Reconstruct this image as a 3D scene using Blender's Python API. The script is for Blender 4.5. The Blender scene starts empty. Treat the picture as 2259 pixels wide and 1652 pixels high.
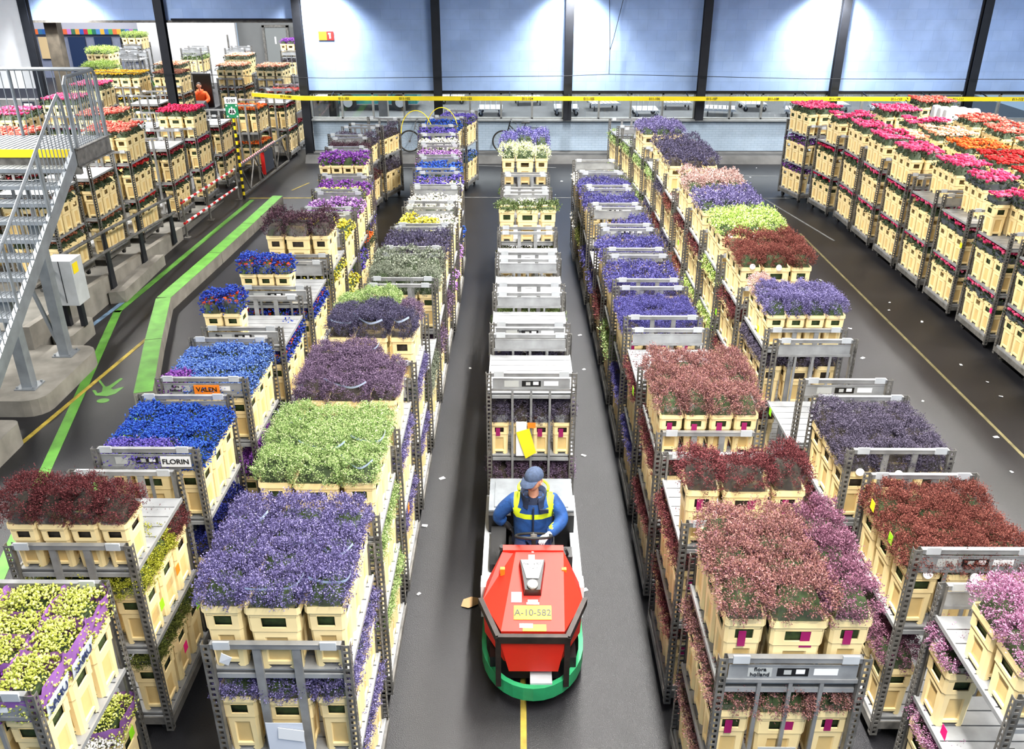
import bpy, math, random
import numpy as np
from mathutils import Vector, Matrix
R = math.radians
SC = bpy.context.scene
COL = SC.collection
random.seed(7)
RNG = np.random.default_rng(11)

# ------------------------------------------------------------------ camera
CAM = bpy.data.cameras.new('camera'); cam = bpy.data.objects.new('camera', CAM); COL.objects.link(cam)
CAM.sensor_width = 36; CAM.lens = 36 * 1929 / 2259; CAM.clip_end = 300
cam.location = (0, 0, 6.3); cam.rotation_euler = (R(90 - 25.9), 0, R(0.441))
SC.camera = cam
SC.view_settings.view_transform = 'Standard'; SC.view_settings.look = 'None'
SC.view_settings.exposure = 0.0; SC.view_settings.gamma = 1.0

# ------------------------------------------------------------------ materials
def lin(c):
    return tuple((x / 255 / 12.92) if x / 255 <= .04045 else ((x / 255 + .055) / 1.055) ** 2.4 for x in c)
MATS = {}
def mat(name, rgb, rough=.6, metal=0., var=.0, scale=8., bump=0., emit=None, spec=.5, coord='Object'):
    if name in MATS: return MATS[name]
    m = bpy.data.materials.new(name); m.use_nodes = True; nt = m.node_tree; b = nt.nodes['Principled BSDF']
    c = lin(rgb)
    b.inputs['Base Color'].default_value = (*c, 1); b.inputs['Roughness'].default_value = rough
    b.inputs['Metallic'].default_value = metal; b.inputs['Specular IOR Level'].default_value = spec
    if var > 0 or bump > 0:
        tc = nt.nodes.new('ShaderNodeTexCoord'); n = nt.nodes.new('ShaderNodeTexNoise')
        n.inputs['Scale'].default_value = scale; n.inputs['Detail'].default_value = 5
        nt.links.new(tc.outputs[coord], n.inputs['Vector'])
        if var > 0:
            r = nt.nodes.new('ShaderNodeValToRGB'); e = r.color_ramp.elements
            e[0].position = .3; e[1].position = .7
            e[0].color = (*[x * (1 - var) for x in c], 1); e[1].color = (*[min(1, x * (1 + var * .6)) for x in c], 1)
            nt.links.new(n.outputs['Fac'], r.inputs['Fac']); nt.links.new(r.outputs['Color'], b.inputs['Base Color'])
        if bump > 0:
            bp = nt.nodes.new('ShaderNodeBump'); bp.inputs['Strength'].default_value = bump; bp.inputs['Distance'].default_value = .02
            nt.links.new(n.outputs['Fac'], bp.inputs['Height']); nt.links.new(bp.outputs['Normal'], b.inputs['Normal'])
    if emit:
        b.inputs['Emission Color'].default_value = (*c, 1); b.inputs['Emission Strength'].default_value = emit
    MATS[name] = m
    return m
def petal(name, *cols):
    """a flower colour: every little petal takes one of the given tones"""
    key = 'petal_' + name
    if key in MATS: return MATS[key]
    m = bpy.data.materials.new(key); m.use_nodes = True; nt = m.node_tree; b = nt.nodes['Principled BSDF']
    b.inputs['Roughness'].default_value = .8; b.inputs['Specular IOR Level'].default_value = .25
    g = nt.nodes.new('ShaderNodeNewGeometry'); r = nt.nodes.new('ShaderNodeValToRGB'); r.color_ramp.interpolation = 'LINEAR'
    e = r.color_ramp.elements; n = len(cols)
    while len(e) < n: e.new(.5)
    for i, c in enumerate(cols):
        k = .95 if min(c) > 140 else .82 if max(c) > 215 and c[1] > 150 else .68
        e[i].position = i / (n - 1); e[i].color = (*[x * k for x in lin(c)], 1)
    nt.links.new(g.outputs['Random Per Island'], r.inputs['Fac']); nt.links.new(r.outputs['Color'], b.inputs['Base Color'])
    MATS[key] = m
    return m
def clear(name, fac, rough, tint=(1, 1, 1)):
    m = bpy.data.materials.new(name); m.use_nodes = True; nt = m.node_tree; nt.nodes.remove(nt.nodes['Principled BSDF'])
    t = nt.nodes.new('ShaderNodeBsdfTransparent'); g = nt.nodes.new('ShaderNodeBsdfGlossy'); x = nt.nodes.new('ShaderNodeMixShader')
    t.inputs['Color'].default_value = (*tint, 1); g.inputs['Roughness'].default_value = rough; x.inputs['Fac'].default_value = fac
    nt.links.new(t.outputs[0], x.inputs[1]); nt.links.new(g.outputs[0], x.inputs[2])
    nt.links.new(x.outputs[0], nt.nodes['Material Output'].inputs['Surface'])
    MATS[name] = m
    return m

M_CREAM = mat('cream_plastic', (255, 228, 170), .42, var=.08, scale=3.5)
M_ALU = mat('aluminium', (146, 147, 148), .42, .3, var=.3, scale=6)
M_ALUW = mat('aluminium_slat', (156, 158, 160), .45, .2, var=.28, scale=5)
M_STEEL = mat('galvanised_steel', (112, 110, 106), .45, .2, var=.5, scale=9)
M_DSTEEL = mat('dark_steel', (34, 37, 44), .5, .3, var=.2, scale=4)
M_RUBBER = mat('black_rubber', (22, 22, 23), .7)
M_BLACK = mat('black_paint', (20, 20, 22), .45, var=.3, scale=12)
M_FOL = mat('stem_green', (44, 62, 24), .8, var=.5, scale=30)
M_FOLD = mat('stem_dusk', (52, 44, 36), .85, var=.5, scale=30)
M_WHITE = mat('white_paper', (235, 236, 238), .6)
M_CONC = mat('concrete', (138, 134, 126), .85, var=.3, scale=3, bump=.2)
M_GREEN = mat('green_paint', (84, 142, 50), .6, var=.3, scale=4)
M_YELL = mat('yellow_paint', (240, 215, 30), .5, var=.08, scale=3)
M_YLINE = mat('worn_yellow_paint', (164, 144, 54), .7, var=.45, scale=6)
M_WLINE = mat('worn_white_paint', (120, 122, 122), .7, var=.4, scale=6)
M_GALV = mat('galvanised_stair', (140, 146, 152), .42, .3, var=.2, scale=5)
M_TREAD = mat('stair_grating', (104, 110, 116), .5, .3, var=.3, scale=40)
M_RED = mat('tractor_red', (220, 40, 22), .55, var=.12, scale=3)
M_BUMP = mat('bumper_green', (40, 150, 96), .5, var=.25, scale=5)
M_GREYP = mat('pale_grey_paint', (186, 190, 194), .45, var=.15, scale=4)
M_SLEEVE = clear('clear_film', .22, .14)
M_GLASS = clear('window_glass', .08, .03, (.93, .96, .97))
M_PAPER = mat('purple_paper', (160, 105, 185), .6, var=.2, scale=6)
M_DFILM = mat('dark_film', (86, 92, 98), .3, var=.35, scale=14)
M_BLUEP = mat('pale_blue_label', (185, 200, 225), .6)
M_MAG = mat('magenta_card', (150, 20, 90), .5)
M_ORANGE = mat('orange_card', (240, 130, 30), .5)
M_REDS = mat('red_paint', (200, 30, 28), .5)

# ------------------------------------------------------------------ mesh builder
class MB:
    def __init__(s): s.v = []; s.f = []; s.m = []
    def quad(s, a, b, c, d, m=0):
        i = len(s.v); s.v += [a, b, c, d]; s.f.append((i, i + 1, i + 2, i + 3)); s.m.append(m)
    def poly(s, pts, m=0):
        i = len(s.v); s.v += list(pts); s.f.append(tuple(range(i, i + len(pts)))); s.m.append(m)
    def hexa(s, p, m=0):      # p: 4 bottom, 4 top points
        i = len(s.v); s.v += [tuple(q) for q in p]
        for q in ((3, 2, 1, 0), (4, 5, 6, 7), (0, 1, 5, 4), (1, 2, 6, 5), (2, 3, 7, 6), (3, 0, 4, 7)):
            s.f.append(tuple(i + k for k in q)); s.m.append(m)
    def box(s, x0, x1, y0, y1, z0, z1, m=0):
        s.hexa([(x0, y0, z0), (x1, y0, z0), (x1, y1, z0), (x0, y1, z0), (x0, y0, z1), (x1, y0, z1), (x1, y1, z1), (x0, y1, z1)], m)
    def bar(s, p, q, w, h=None, m=0, up=(0, 0, 1)):
        h = h or w; p = Vector(p); q = Vector(q); d = (q - p).normalized(); u = Vector(up)
        if abs(d.dot(u)) > .98: u = Vector((0, 1, 0))
        a = d.cross(u).normalized() * w / 2; b = a.cross(d).normalized() * h / 2
        s.hexa([p - a - b, p + a - b, q + a - b, q - a - b, p - a + b, p + a + b, q + a + b, q - a + b], m)
    def tube(s, pts, r, n=8, m=0, closed=False):
        pts = [Vector(p) for p in pts]; N = len(pts); i0 = len(s.v)
        rs = r if isinstance(r, (list, tuple)) else [r] * N
        t0 = (pts[1] - pts[0]).normalized(); u = Vector((0, 0, 1)) if abs(t0.z) < .9 else Vector((1, 0, 0))
        for k in range(N):
            a = pts[(k - 1) % N] if (k > 0 or closed) else pts[k]; b = pts[(k + 1) % N] if (k < N - 1 or closed) else pts[k]
            t = (b - a).normalized(); u = (u - t * u.dot(t)).normalized(); w = t.cross(u)
            for j in range(n):
                an = 2 * math.pi * j / n
                s.v.append(tuple(pts[k] + (u * math.cos(an) + w * math.sin(an)) * rs[k]))
        for k in range(N if closed else N - 1):
            k2 = (k + 1) % N
            for j in range(n):
                j2 = (j + 1) % n
                s.f.append((i0 + k * n + j, i0 + k * n + j2, i0 + k2 * n + j2, i0 + k2 * n + j)); s.m.append(m)
        if not closed:
            s.f.append(tuple(i0 + j for j in range(n - 1, -1, -1))); s.m.append(m)
            s.f.append(tuple(i0 + (N - 1) * n + j for j in range(n))); s.m.append(m)
    def prism(s, poly, z0, z1, m=0, mt=None):
        n = len(poly); i = len(s.v)
        s.v += [(x, y, z0) for x, y in poly] + [(x, y, z1) for x, y in poly]
        s.f.append(tuple(i + k for k in range(n - 1, -1, -1))); s.m.append(m)
        s.f.append(tuple(i + n + k for k in range(n))); s.m.append(m if mt is None else mt)
        for k in range(n):
            k2 = (k + 1) % n; s.f.append((i + k, i + k2, i + n + k2, i + n + k)); s.m.append(m)
    def add(s, o, M=None, mo=0):
        i = len(s.v); s.v += [tuple(M @ Vector(v)) for v in o.v] if M else o.v
        s.f += [tuple(i + k for k in f) for f in o.f]; s.m += [k + mo for k in o.m]
    def mesh(s, name, mats, smooth=False):
        me = bpy.data.meshes.new(name); me.from_pydata([tuple(v) for v in s.v], [], s.f)
        for m in (mats if isinstance(mats, (list, tuple)) else [mats]): me.materials.append(m)
        me.polygons.foreach_set('material_index', s.m)
        if smooth: me.polygons.foreach_set('use_smooth', [True] * len(s.f))
        if smooth:
            import bmesh
            bm = bmesh.new(); bm.from_mesh(me); bmesh.ops.remove_doubles(bm, verts=bm.verts, dist=1e-5); bm.to_mesh(me); bm.free()
        me.update(); return me
    def build(s, name, mats, parent=None, smooth=False): return link(name, s.mesh(name, mats, smooth), parent)
def link(name, data, parent=None, loc=None, rotz=0.):
    o = bpy.data.objects.new(name, data); COL.objects.link(o)
    if parent: o.parent = parent
    if loc is not None: o.location = loc
    if rotz: o.rotation_euler.z = rotz
    return o
def tag(o, label, cat, group=None, kind=None):
    if label: o['label'] = label
    if cat: o['category'] = cat
    if group: o['group'] = group
    if kind: o['kind'] = kind
    return o
def struct(o): o['kind'] = 'structure'; return o
def empty(name, loc, rotz=0.): return link(name, None, None, loc, rotz)
def text(body, size, loc, rot, m, parent=None, name='lettering', align='CENTER', ext=.002):
    c = bpy.data.curves.new(name, 'FONT'); c.body = body; c.size = size; c.align_x = align; c.align_y = 'CENTER'; c.extrude = ext; c.offset = size * .012
    tmp = bpy.data.objects.new(name, c); COL.objects.link(tmp); me = bpy.data.meshes.new_from_object(tmp.evaluated_get(bpy.context.evaluated_depsgraph_get()))
    bpy.data.objects.remove(tmp); me.materials.clear(); me.materials.append(m); o = link(name, me, parent, loc); o.rotation_euler = rot; return o
ORD = ['nearest', 'second', 'third', 'fourth', 'fifth', 'sixth', 'seventh', 'eighth', 'ninth', 'tenth', 'eleventh', 'twelfth', 'thirteenth', 'fourteenth', 'fifteenth', 'sixteenth', 'seventeenth']
exec_parts = None
# ------------------------------------------------------------------ trolley parts (front of a trolley faces -y, origin on the floor)
TW, TL = .505, .54           # half width, half distance between the two end frames
Z_LOW, Z_MID, Z_TOP, Z_LO = .26, 1.02, 1.83, 1.28
def mb_post():
    b = MB(); w, d = .062, .05
    for ax in (0, 1):
        L = w if ax == 0 else d
        def bx(u0, u1, z0, z1):
            if ax == 0: b.box(u0, u1, -d / 2, -d / 2 + .004, z0, z1)
            else: b.box(w / 2 - .004, w / 2, u0, u1, z0, z1)
        bx(-L / 2, -L / 2 + .016, .1, 2.1); bx(L / 2 - .016, L / 2, .1, 2.1)
        z = .1
        while z < 2.09:
            bx(-L / 2 + .016, L / 2 - .016, z, min(z + .022, 2.1)); z += .052
    b.box(-w / 2, -w / 2 + .004, -d / 2, d / 2, .1, 2.1)
    b.box(-w / 2, -w / 2 + .02, d / 2 - .004, d / 2, .1, 2.1)
    return b
def mb_shelf(z, lip=.03):
    b = MB(); n = 7
    y0, y1 = -TL + .03, TL - .03; p = (y1 - y0) / n
    for i in range(n):
        b.box(-.475, .475, y0 + i * p + .006, y0 + (i + 1) * p - .006, z - .022, z)
        b.box(-.475, .475, y0 + i * p - .006, y0 + i * p + .006, z - .022, z - .012, 2)
    for s in (-1, 1): b.box(s * .475 if s > 0 else -.49, .49 if s > 0 else -.475, y0, y1, z - lip, z + .008)
    b.box(-.05, .05, -.012, .012, z - .001, z + .0005, 1)
    for s in (-1, 1): b.box(-.44, .44, s * (TL - .02) - .01, s * (TL - .02) + .01, z - .06, z - .022)
    return b
def mb_deck():
    b = MB(); b.add(mb_shelf(Z_LOW))
    for s in (-1, 1):
        b.box(s * .49 - .02, s * .49 + .02, -TL, TL, .15, .235, 1)
        b.box(-.49, .49, s * (TL - .02) - .02, s * (TL - .02) + .02, .15, .235, 1)
    b.bar((0, -TL, .19), (0, -TL - .3, .19), .06, .04, 1)
    return b
def mb_caster():
    b = MB(); b.box(-.045, .045, -.045, .045, .13, .15)
    for s in (-1, 1): b.hexa([(s * .03 - .004, -.02, .05), (s * .03 + .004, -.02, .05), (s * .03 + .004, .02, .05), (s * .03 - .004, .02, .05), (s * .03 - .004, -.04, .13), (s * .03 + .004, -.04, .13), (s * .03 + .004, .04, .13), (s * .03 - .004, .04, .13)])
    b.tube([(-.02, 0, .065), (.02, 0, .065)], .065, 14, 1)
    return b
def mb_frame(kind):
    """one end frame without its posts: top bar with two tabs, a plate or two flat bars, shelf bearers"""
    b = MB(); x = TW - .062
    b.box(-x, x, -.018, .018, 2.055, 2.095); b.box(-x, x, -.022, .022, 2.095, 2.1)
    for s in (-1, 1): b.box(s * .36 - .055, s * .36 + .055, -.03, -.014, 2.06, 2.125, 1)
    if kind == 'P':
        b.box(-x, x, -.012, .012, 1.875, 1.905)
        for u in (-.21, 0, .21): b.box(u - .013, u + .013, -.01, .01, .24, 1.875)
    else:
        for u in (-.135, .135): b.box(u - .028, u + .028, -.012, .012, .24, 2.055)
    return b
def mb_plate():
    b = MB(); b.box(-.43, .43, -.004, .004, 1.905, 2.03); b.box(-.43, .43, -.008, -.004, 2.022, 2.03); return b
ME = {}
ME['post'] = mb_post().mesh('post', M_STEEL)
M_GAPSHADE = mat('slat_gap_shade', (70, 71, 72), .6, .2)  # darker metal on the recessed strips: shade between slats put into the colour
for k_, z_ in (('mid', Z_MID), ('top', Z_TOP), ('lo', Z_LO)): ME['shelf_' + k_] = mb_shelf(z_).mesh('shelf', [M_ALUW, M_BLACK, M_GAPSHADE])
ME['deck'] = mb_deck().mesh('deck', [M_ALUW, M_STEEL, M_GAPSHADE]); ME['caster'] = mb_caster().mesh('caster', [M_STEEL, M_RUBBER], False)
ME['frame_P'] = mb_frame('P').mesh('end_frame', [M_ALU, M_GREYP]); ME['frame_B'] = mb_frame('B').mesh('end_frame', [M_ALU, M_GREYP])
ME['plate'] = mb_plate().mesh('header_plate', M_ALUW)
b = MB(); b.box(-.105, .105, -.0062, -.0045, 1.93, 2.0); b.box(-.3, -.14, -.0062, -.0045, 1.925, 2.0, 1); b.box(.14, .3, -.0062, -.0045, 1.94, 1.995, 2)
b.box(-.06, -.01, -.0066, -.006, 1.945, 1.985, 1); b.box(.02, .08, -.0066, -.006, 1.95, 1.99, 2)
ME['sticker'] = b.mesh('sticker', [M_BLACK, mat('grey_print', (176, 178, 176), .6), M_WHITE])
def whole_trolley(fr, rr, top=True, lo=False):
    b = MB(); T = Matrix.Translation
    b.add(mb_deck())
    if lo: b.add(mb_shelf(Z_LO))
    else:
        b.add(mb_shelf(Z_MID))
        if top: b.add(mb_shelf(Z_TOP))
    b.m = [0 if k == 0 else 1 for k in b.m]
    for sy, kind in ((-1, fr), (1, rr)):
        M = T((0, sy * TL, 0)) @ Matrix.Diagonal((1, -sy * -1 if False else 1, 1, 1))
        b.add(mb_frame(kind), M, 2)
        if kind == 'P': b.add(mb_plate(), M, 0)
        for sx in (-1, 1): b.add(mb_post(), T((sx * (TW - .031), sy * TL, 0)) @ Matrix.Diagonal((sx, -1 * sy * -1, 1, 1)), 1)
    for sx in (-1, 1):
        for sy in (-1, 1): b.add(mb_caster(), T((sx * .4, sy * .42, 0)), 1 if False else 4)
    return b
def far_mesh(fr, rr, top, lo=False):
    k = 'far_%s%s%d%d' % (fr, rr, top, lo)
    if k not in ME: ME[k] = whole_trolley(fr, rr, top, lo).mesh('flower_trolley', [M_ALUW, M_STEEL, M_ALU, M_GREYP, M_STEEL, M_RUBBER])
    return ME[k]
NEAR_Y = 16.6
def trolley(x, yf, yaw, fr, rr, top, label, z0=0., group=None, sticker=True, lo=False):
    """x: centre, yf: where the front bar stands"""
    cx, cy = x - math.sin(yaw) * TL, yf + math.cos(yaw) * TL
    if yf > NEAR_Y or abs(x) > 9.2:
        o = link('flower_trolley', far_mesh(fr, rr, top, lo), None, (cx, cy, z0), yaw); tag(o, label, 'trolley', group); return o
    r = empty('flower_trolley', (cx, cy, z0), yaw); tag(r, label, 'trolley', group)
    link('deck', ME['deck'], r)
    if lo: link('shelf', ME['shelf_lo'], r)
    else: link('shelf', ME['shelf_mid'], r)
    if top and not lo: link('shelf', ME['shelf_top'], r)
    for sx in (-1, 1):
        for sy in (-1, 1): link('caster', ME['caster'], r, (sx * .4, sy * .42, 0), random.uniform(-1, 1))
    for sy, kind in ((-1, fr), (1, rr)):
        f = link('end_frame', ME['frame_' + kind], r, (0, sy * TL, 0))
        for sx in (-1, 1):
            p = link('post', ME['post'], f, (sx * (TW - .031), 0, 0)); p.scale = (sx, -1 if sy > 0 else 1, 1)
        if kind == 'P':
            link('header_plate', ME['plate'], f)
            if sy < 0 and sticker: link('sticker', ME['sticker'], f)
    return r

# ------------------------------------------------------------------ buckets
def mb_bucket(W, D, H, full=True):
    b = MB(); zs = (0, .07, .12, .52, .6, .66, .7, .84, .9, 1.0)
    def half(z):      # size factor at height z
        if z <= .6: return .80 + .05 * z / .6
        if z <= .9: return .90 + .02 * (z - .6) / .3
        return .97
    c = .02
    for k in range(4):
        a = k * math.pi / 2; ca, sa = round(math.cos(a)), round(math.sin(a))
        Wl, Dl = (W, D) if k % 2 == 0 else (D, W)
        def P(u, z, inn=0., s=None):
            s = half(z) if s is None else s
            x = u * Wl * s if abs(u) < .5 else math.copysign(Wl * s / 2 - c, u); y = -(Dl * s / 2 - inn)
            return (x * ca - y * sa, x * sa + y * ca, z * H)
        def Q(u0, u1, z0, z1, s=None, inn=0.): b.quad(P(u0, z0, inn, s), P(u1, z0, inn, s), P(u1, z1, inn, s), P(u0, z1, inn, s))
        pu = .27
        Q(-.5, -pu, 0, .6); Q(pu, .5, 0, .6); Q(-pu, pu, .07, .12); Q(-pu, pu, .52, .6)
        b.poly([P(-pu, .07), P(-pu + .07, .035), P(-pu, 0)]); b.poly([P(pu, 0), P(pu - .07, .035), P(pu, .07)])
        i = .014; r = .22   # recessed panel
        A = [P(-pu, .12), P(pu, .12), P(pu - .03, .52), P(-pu + .03, .52)]
        B = [P(-pu + .03, .13, i), P(pu - .03, .13, i), P(pu - .06, .5, i), P(-pu + .06, .5, i)]
        b.poly([P(-pu, .12), P(-pu + .03, .52), P(-pu, .52)]); b.poly([P(pu, .12), P(pu, .52), P(pu - .03, .52)])
        for j in range(4): b.quad(A[j], A[(j + 1) % 4], B[(j + 1) % 4], B[j])
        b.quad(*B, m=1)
        # step out to the collar
        b.quad(P(-.5, .6), P(.5, .6), P(.5, .62, 0, .9), P(-.5, .62, 0, .9))
        wu = .24
        Q(-.5, .5, .62, .68, .9)
        for (u0, u1, z0, z1) in ((-.5, -wu, .68, .84), (wu, .5, .68, .84), (-.5, .5, .84, .89)):
            b.quad(P(u0, z0, 0, .9), P(u1, z0, 0, .9), P(u1, z1, 0, .915), P(u0, z1, 0, .915))
        # window reveal
        Wn = [P(-wu, .68, 0, .9), P(wu, .68, 0, .9), P(wu, .84, 0, .915), P(-wu, .84, 0, .915)]
        Wi = [P(-wu, .68, .012, .9), P(wu, .68, .012, .9), P(wu, .84, .012, .915), P(-wu, .84, .012, .915)]
        for j in range(4): b.quad(Wn[j], Wn[(j + 1) % 4], Wi[(j + 1) % 4], Wi[j])
        # lip
        b.quad(P(-.5, .89, 0, .915), P(.5, .89, 0, .915), P(.5, .9, 0, .985), P(-.5, .9, 0, .985))
        b.quad(P(-.5, .9, 0, .985), P(.5, .9, 0, .985), P(.5, 1, 0, .97), P(-.5, 1, 0, .97))
        b.quad(P(-.5, 1, 0, .97), P(.5, 1, 0, .97), P(.5, .985, .014, .97), P(-.5, .985, .014, .97))
        b.quad(P(-.5, .985, .014, .97), P(.5, .985, .014, .97), P(.5, .86, .02, .95), P(-.5, .86, .02, .95))
        # chamfered corner to the next side
        a2 = a + math.pi / 2; c2, s2 = round(math.cos(a2)), round(math.sin(a2)); W2, D2 = Dl, Wl
        def N(z, inn=0., s=None):
            s = half(z) if s is None else s
            x = -(W2 * s / 2 - c); y = -(D2 * s / 2 - inn); return (x * c2 - y * s2, x * s2 + y * c2, z * H)
        for z0, z1, s0, s1, i0, i1 in ((0, .6, .8, .85, 0, 0), (.6, .62, .85, .9, 0, 0), (.62, .89, .9, .915, 0, 0), (.89, .9, .915, .985, 0, 0), (.9, 1, .985, .97, 0, 0), (1, .985, .97, .97, 0, .014), (.985, .86, .97, .95, .014, .02)):
            b.quad(P(.5, z0, i0, s0), N(z0, i0, s0), N(z1, i1, s1), P(.5, z1, i1, s1))
    s = .79
    b.box(-W * s / 2 + .01, W * s / 2 - .01, -D * s / 2 + .01, D * s / 2 - .01, .05 * H, .06 * H)
    return b
BK = {'C': (.385, .262, .55), 'L': (.275, .335, .55), 'S': (.236, .335, .43), 'T': (.236, .335, .22)}
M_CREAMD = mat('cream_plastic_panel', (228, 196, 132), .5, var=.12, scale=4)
MBK = {k: mb_bucket(*v) for k, v in BK.items()}
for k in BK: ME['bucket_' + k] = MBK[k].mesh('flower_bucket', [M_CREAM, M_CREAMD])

# ------------------------------------------------------------------ flower heads (numpy: verts, faces as arrays of triangles)
def norm(a): return a / np.maximum(np.linalg.norm(a, axis=1, keepdims=True), 1e-9)
def dome(u, v, w, d, h):
    e = (1 - np.abs(u) ** 7) * (1 - np.abs(v) ** 7)
    return np.stack([u * w * .53, v * d * .53, h * np.maximum(e, 0) ** .55], 1)
def dome_mesh(w, d, h, n=7, z=-.02):
    g = np.linspace(-1, 1, n); U, V = np.meshgrid(g, g, indexing='ij')
    p = dome(U.ravel(), V.ravel(), w * .84, d * .84, h); p[:, 2] = p[:, 2] * .9 + z
    f = []
    for i in range(n - 1):
        for j in range(n - 1):
            a = i * n + j; f += [(a, a + n, a + n + 1), (a, a + n + 1, a + 1)]
    return p, np.array(f)
def petals(P, Nn, rng, k, s, wid, spread, invert=True):
    c = np.repeat(P, k, 0); n = np.repeat(Nn, k, 0)
    d = norm(n + spread * rng.normal(size=c.shape)); L = s * rng.uniform(.55, 1.25, (len(c), 1))
    side = norm(np.cross(d, rng.normal(size=c.shape))) * (s * wid)
    if invert: V = np.stack([c, c + d * L - side, c + d * L + side], 1)
    else: V = np.stack([c - side, c + side, c + d * L], 1)
    V = V.reshape(-1, 3); F = np.arange(len(V)).reshape(-1, 3)
    return V, F
def cat(*ps):
    V, F, Mi = [], [], []; o = 0
    for v, f, m in ps:
        V.append(v); F.append(f + o); Mi.append(np.full(len(f), m)); o += len(v)
    return np.concatenate(V), np.concatenate(F), np.concatenate(Mi)
def surf(n, w, d, h, rng):
    u = rng.uniform(-1, 1, n); v = rng.uniform(-1, 1, n)
    p = dome(u, v, w, d, h); nn = norm(np.stack([u ** 3 * 1.3, v ** 3 * 1.3, np.full(n, .75)], 1))
    k = int(n * .34)      # the flanks get their share
    s = rng.choice([-1., 1.], k); ax = rng.random(k) < d / (w + d); t = rng.uniform(-1, 1, k); z = rng.uniform(.12, .85, k)
    uu = np.where(ax, s, t); vv = np.where(ax, t, s); f = .96 + .1 * z
    q = np.stack([uu * w * .5 * f, vv * d * .5 * f, h * z], 1); qn = norm(np.stack([np.where(ax, s, 0), np.where(ax, 0, s), np.full(k, .45)], 1))
    return np.concatenate([p[k:], q]), np.concatenate([nn[k:], qn])
def fluffy(w, d, h, n, s, seed, k=5, wid=.2, lump=.035, spread=.75, rc=.014, up=1.):
    rng = np.random.default_rng(seed); P, Nn = surf(n, w, d, h, rng)
    # uneven top: a few heads stand higher
    cx = rng.uniform(-1.1, 1.1, (16, 2)) * [w / 2, d / 2]
    g = sum(np.exp(-((P[:, 0] - a) ** 2 + (P[:, 1] - b) ** 2) / .0022) for a, b in cx); P[:, 2] += lump * (np.minimum(g, 1.2) - .5) * (P[:, 2] > .02)
    P += Nn * (rng.random((n, 1)) ** 3 * .035 - .008)
    P = np.repeat(P, k, 0); Nn = np.repeat(Nn, k, 0); P = P + rng.normal(size=P.shape) * rc + Nn * np.abs(rng.normal(size=(len(P), 1))) * rc * up
    V, F = petals(P, Nn, rng, 1, s, wid, spread); b, bf = dome_mesh(w, d, h - .035)
    return cat((b, bf, 1), (V, F, 0))
OCT = np.array([(1, 0, 0), (-1, 0, 0), (0, 1, 0), (0, -1, 0), (0, 0, 1), (0, 0, -1)], float)
OCTF = np.array([(0, 2, 4), (2, 1, 4), (1, 3, 4), (3, 0, 4), (2, 0, 5), (1, 2, 5), (3, 1, 5), (0, 3, 5)])
def clumps(w, d, h, n, s, seed, el=1.7):
    rng = np.random.default_rng(seed); P, Nn = surf(n, w, d, h, rng); P = P + rng.normal(size=P.shape) * .012 + Nn * (rng.random((n, 1)) ** 2 * .03)
    D = norm(Nn + .8 * rng.normal(size=P.shape)); A = norm(np.cross(D, rng.normal(size=P.shape))); B = np.cross(D, A)
    r = s * rng.uniform(.7, 1.25, (n, 1, 1))
    V = P[:, None, :] + r * (OCT[None, :, 0, None] * A[:, None, :] + OCT[None, :, 1, None] * B[:, None, :] + el * OCT[None, :, 2, None] * D[:, None, :])
    V += rng.normal(size=V.shape) * s * .18
    F = (np.arange(n)[:, None, None] * 6 + OCTF[None]).reshape(-1, 3); b, bf = dome_mesh(w, d, h - .03)
    return cat((b, bf, 1), (V.reshape(-1, 3), F, 0))
def roses(w, d, h, nx, ny, s, seed, leaf=60):
    rng = np.random.default_rng(seed); n = nx * ny
    gx, gy = np.meshgrid((np.arange(nx) + .5) / nx - .5, (np.arange(ny) + .5) / ny - .5, indexing='ij')
    P = np.stack([gx.ravel() * w * 1.02, gy.ravel() * d * 1.02, np.full(n, h)], 1) + rng.normal(size=(n, 3)) * [.01, .01, .013]
    V, F = [], []
    # a rose head: three nested rings of petals closing to a tip
    ring = [(.55, -.9), (1.0, -.1), (.86, .55), (.45, .6), (.3, .3)]
    for i in range(n):
        m = 7; o = len(V) ; a0 = rng.uniform(0, 6.28); sc = s * rng.uniform(.85, 1.2)
        for r, z in ring:
            for j in range(m):
                an = a0 + 6.2832 * j / m + z * .6; rr = r * (1 + .13 * math.sin(3 * an + i)); V.append((P[i, 0] + sc * rr * math.cos(an), P[i, 1] + sc * rr * math.sin(an), P[i, 2] + sc * z))
        V.append((P[i, 0], P[i, 1], P[i, 2] + sc * .5))
        for q in range(len(ring) - 1):
            for j in range(m):
                j2 = (j + 1) % m; a, b2, c2, d2 = o + q * m + j, o + q * m + j2, o + (q + 1) * m + j2, o + (q + 1) * m + j
                F += [(a, b2, c2), (a, c2, d2)]
        t = o + len(ring) * m
        for j in range(m): F.append((t - m + j, t - m + (j + 1) % m, t))
    b, bf = dome_mesh(w * .98, d * .98, h - .03, 5)
    ang = rng.uniform(0, 6.28, leaf); e = np.stack([np.clip(np.cos(ang) * 1.4, -1, 1) * w / 2, np.clip(np.sin(ang) * 1.4, -1, 1) * d / 2, rng.uniform(0, h * .85, leaf)], 1)
    LV, LF = petals(e, norm(np.stack([np.cos(ang), np.sin(ang), np.full(leaf, .4)], 1)), rng, 1, .05, .4, .5)
    return cat((b, bf, 1), (LV, LF, 1), (np.array(V), np.array(F), 0))
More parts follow.
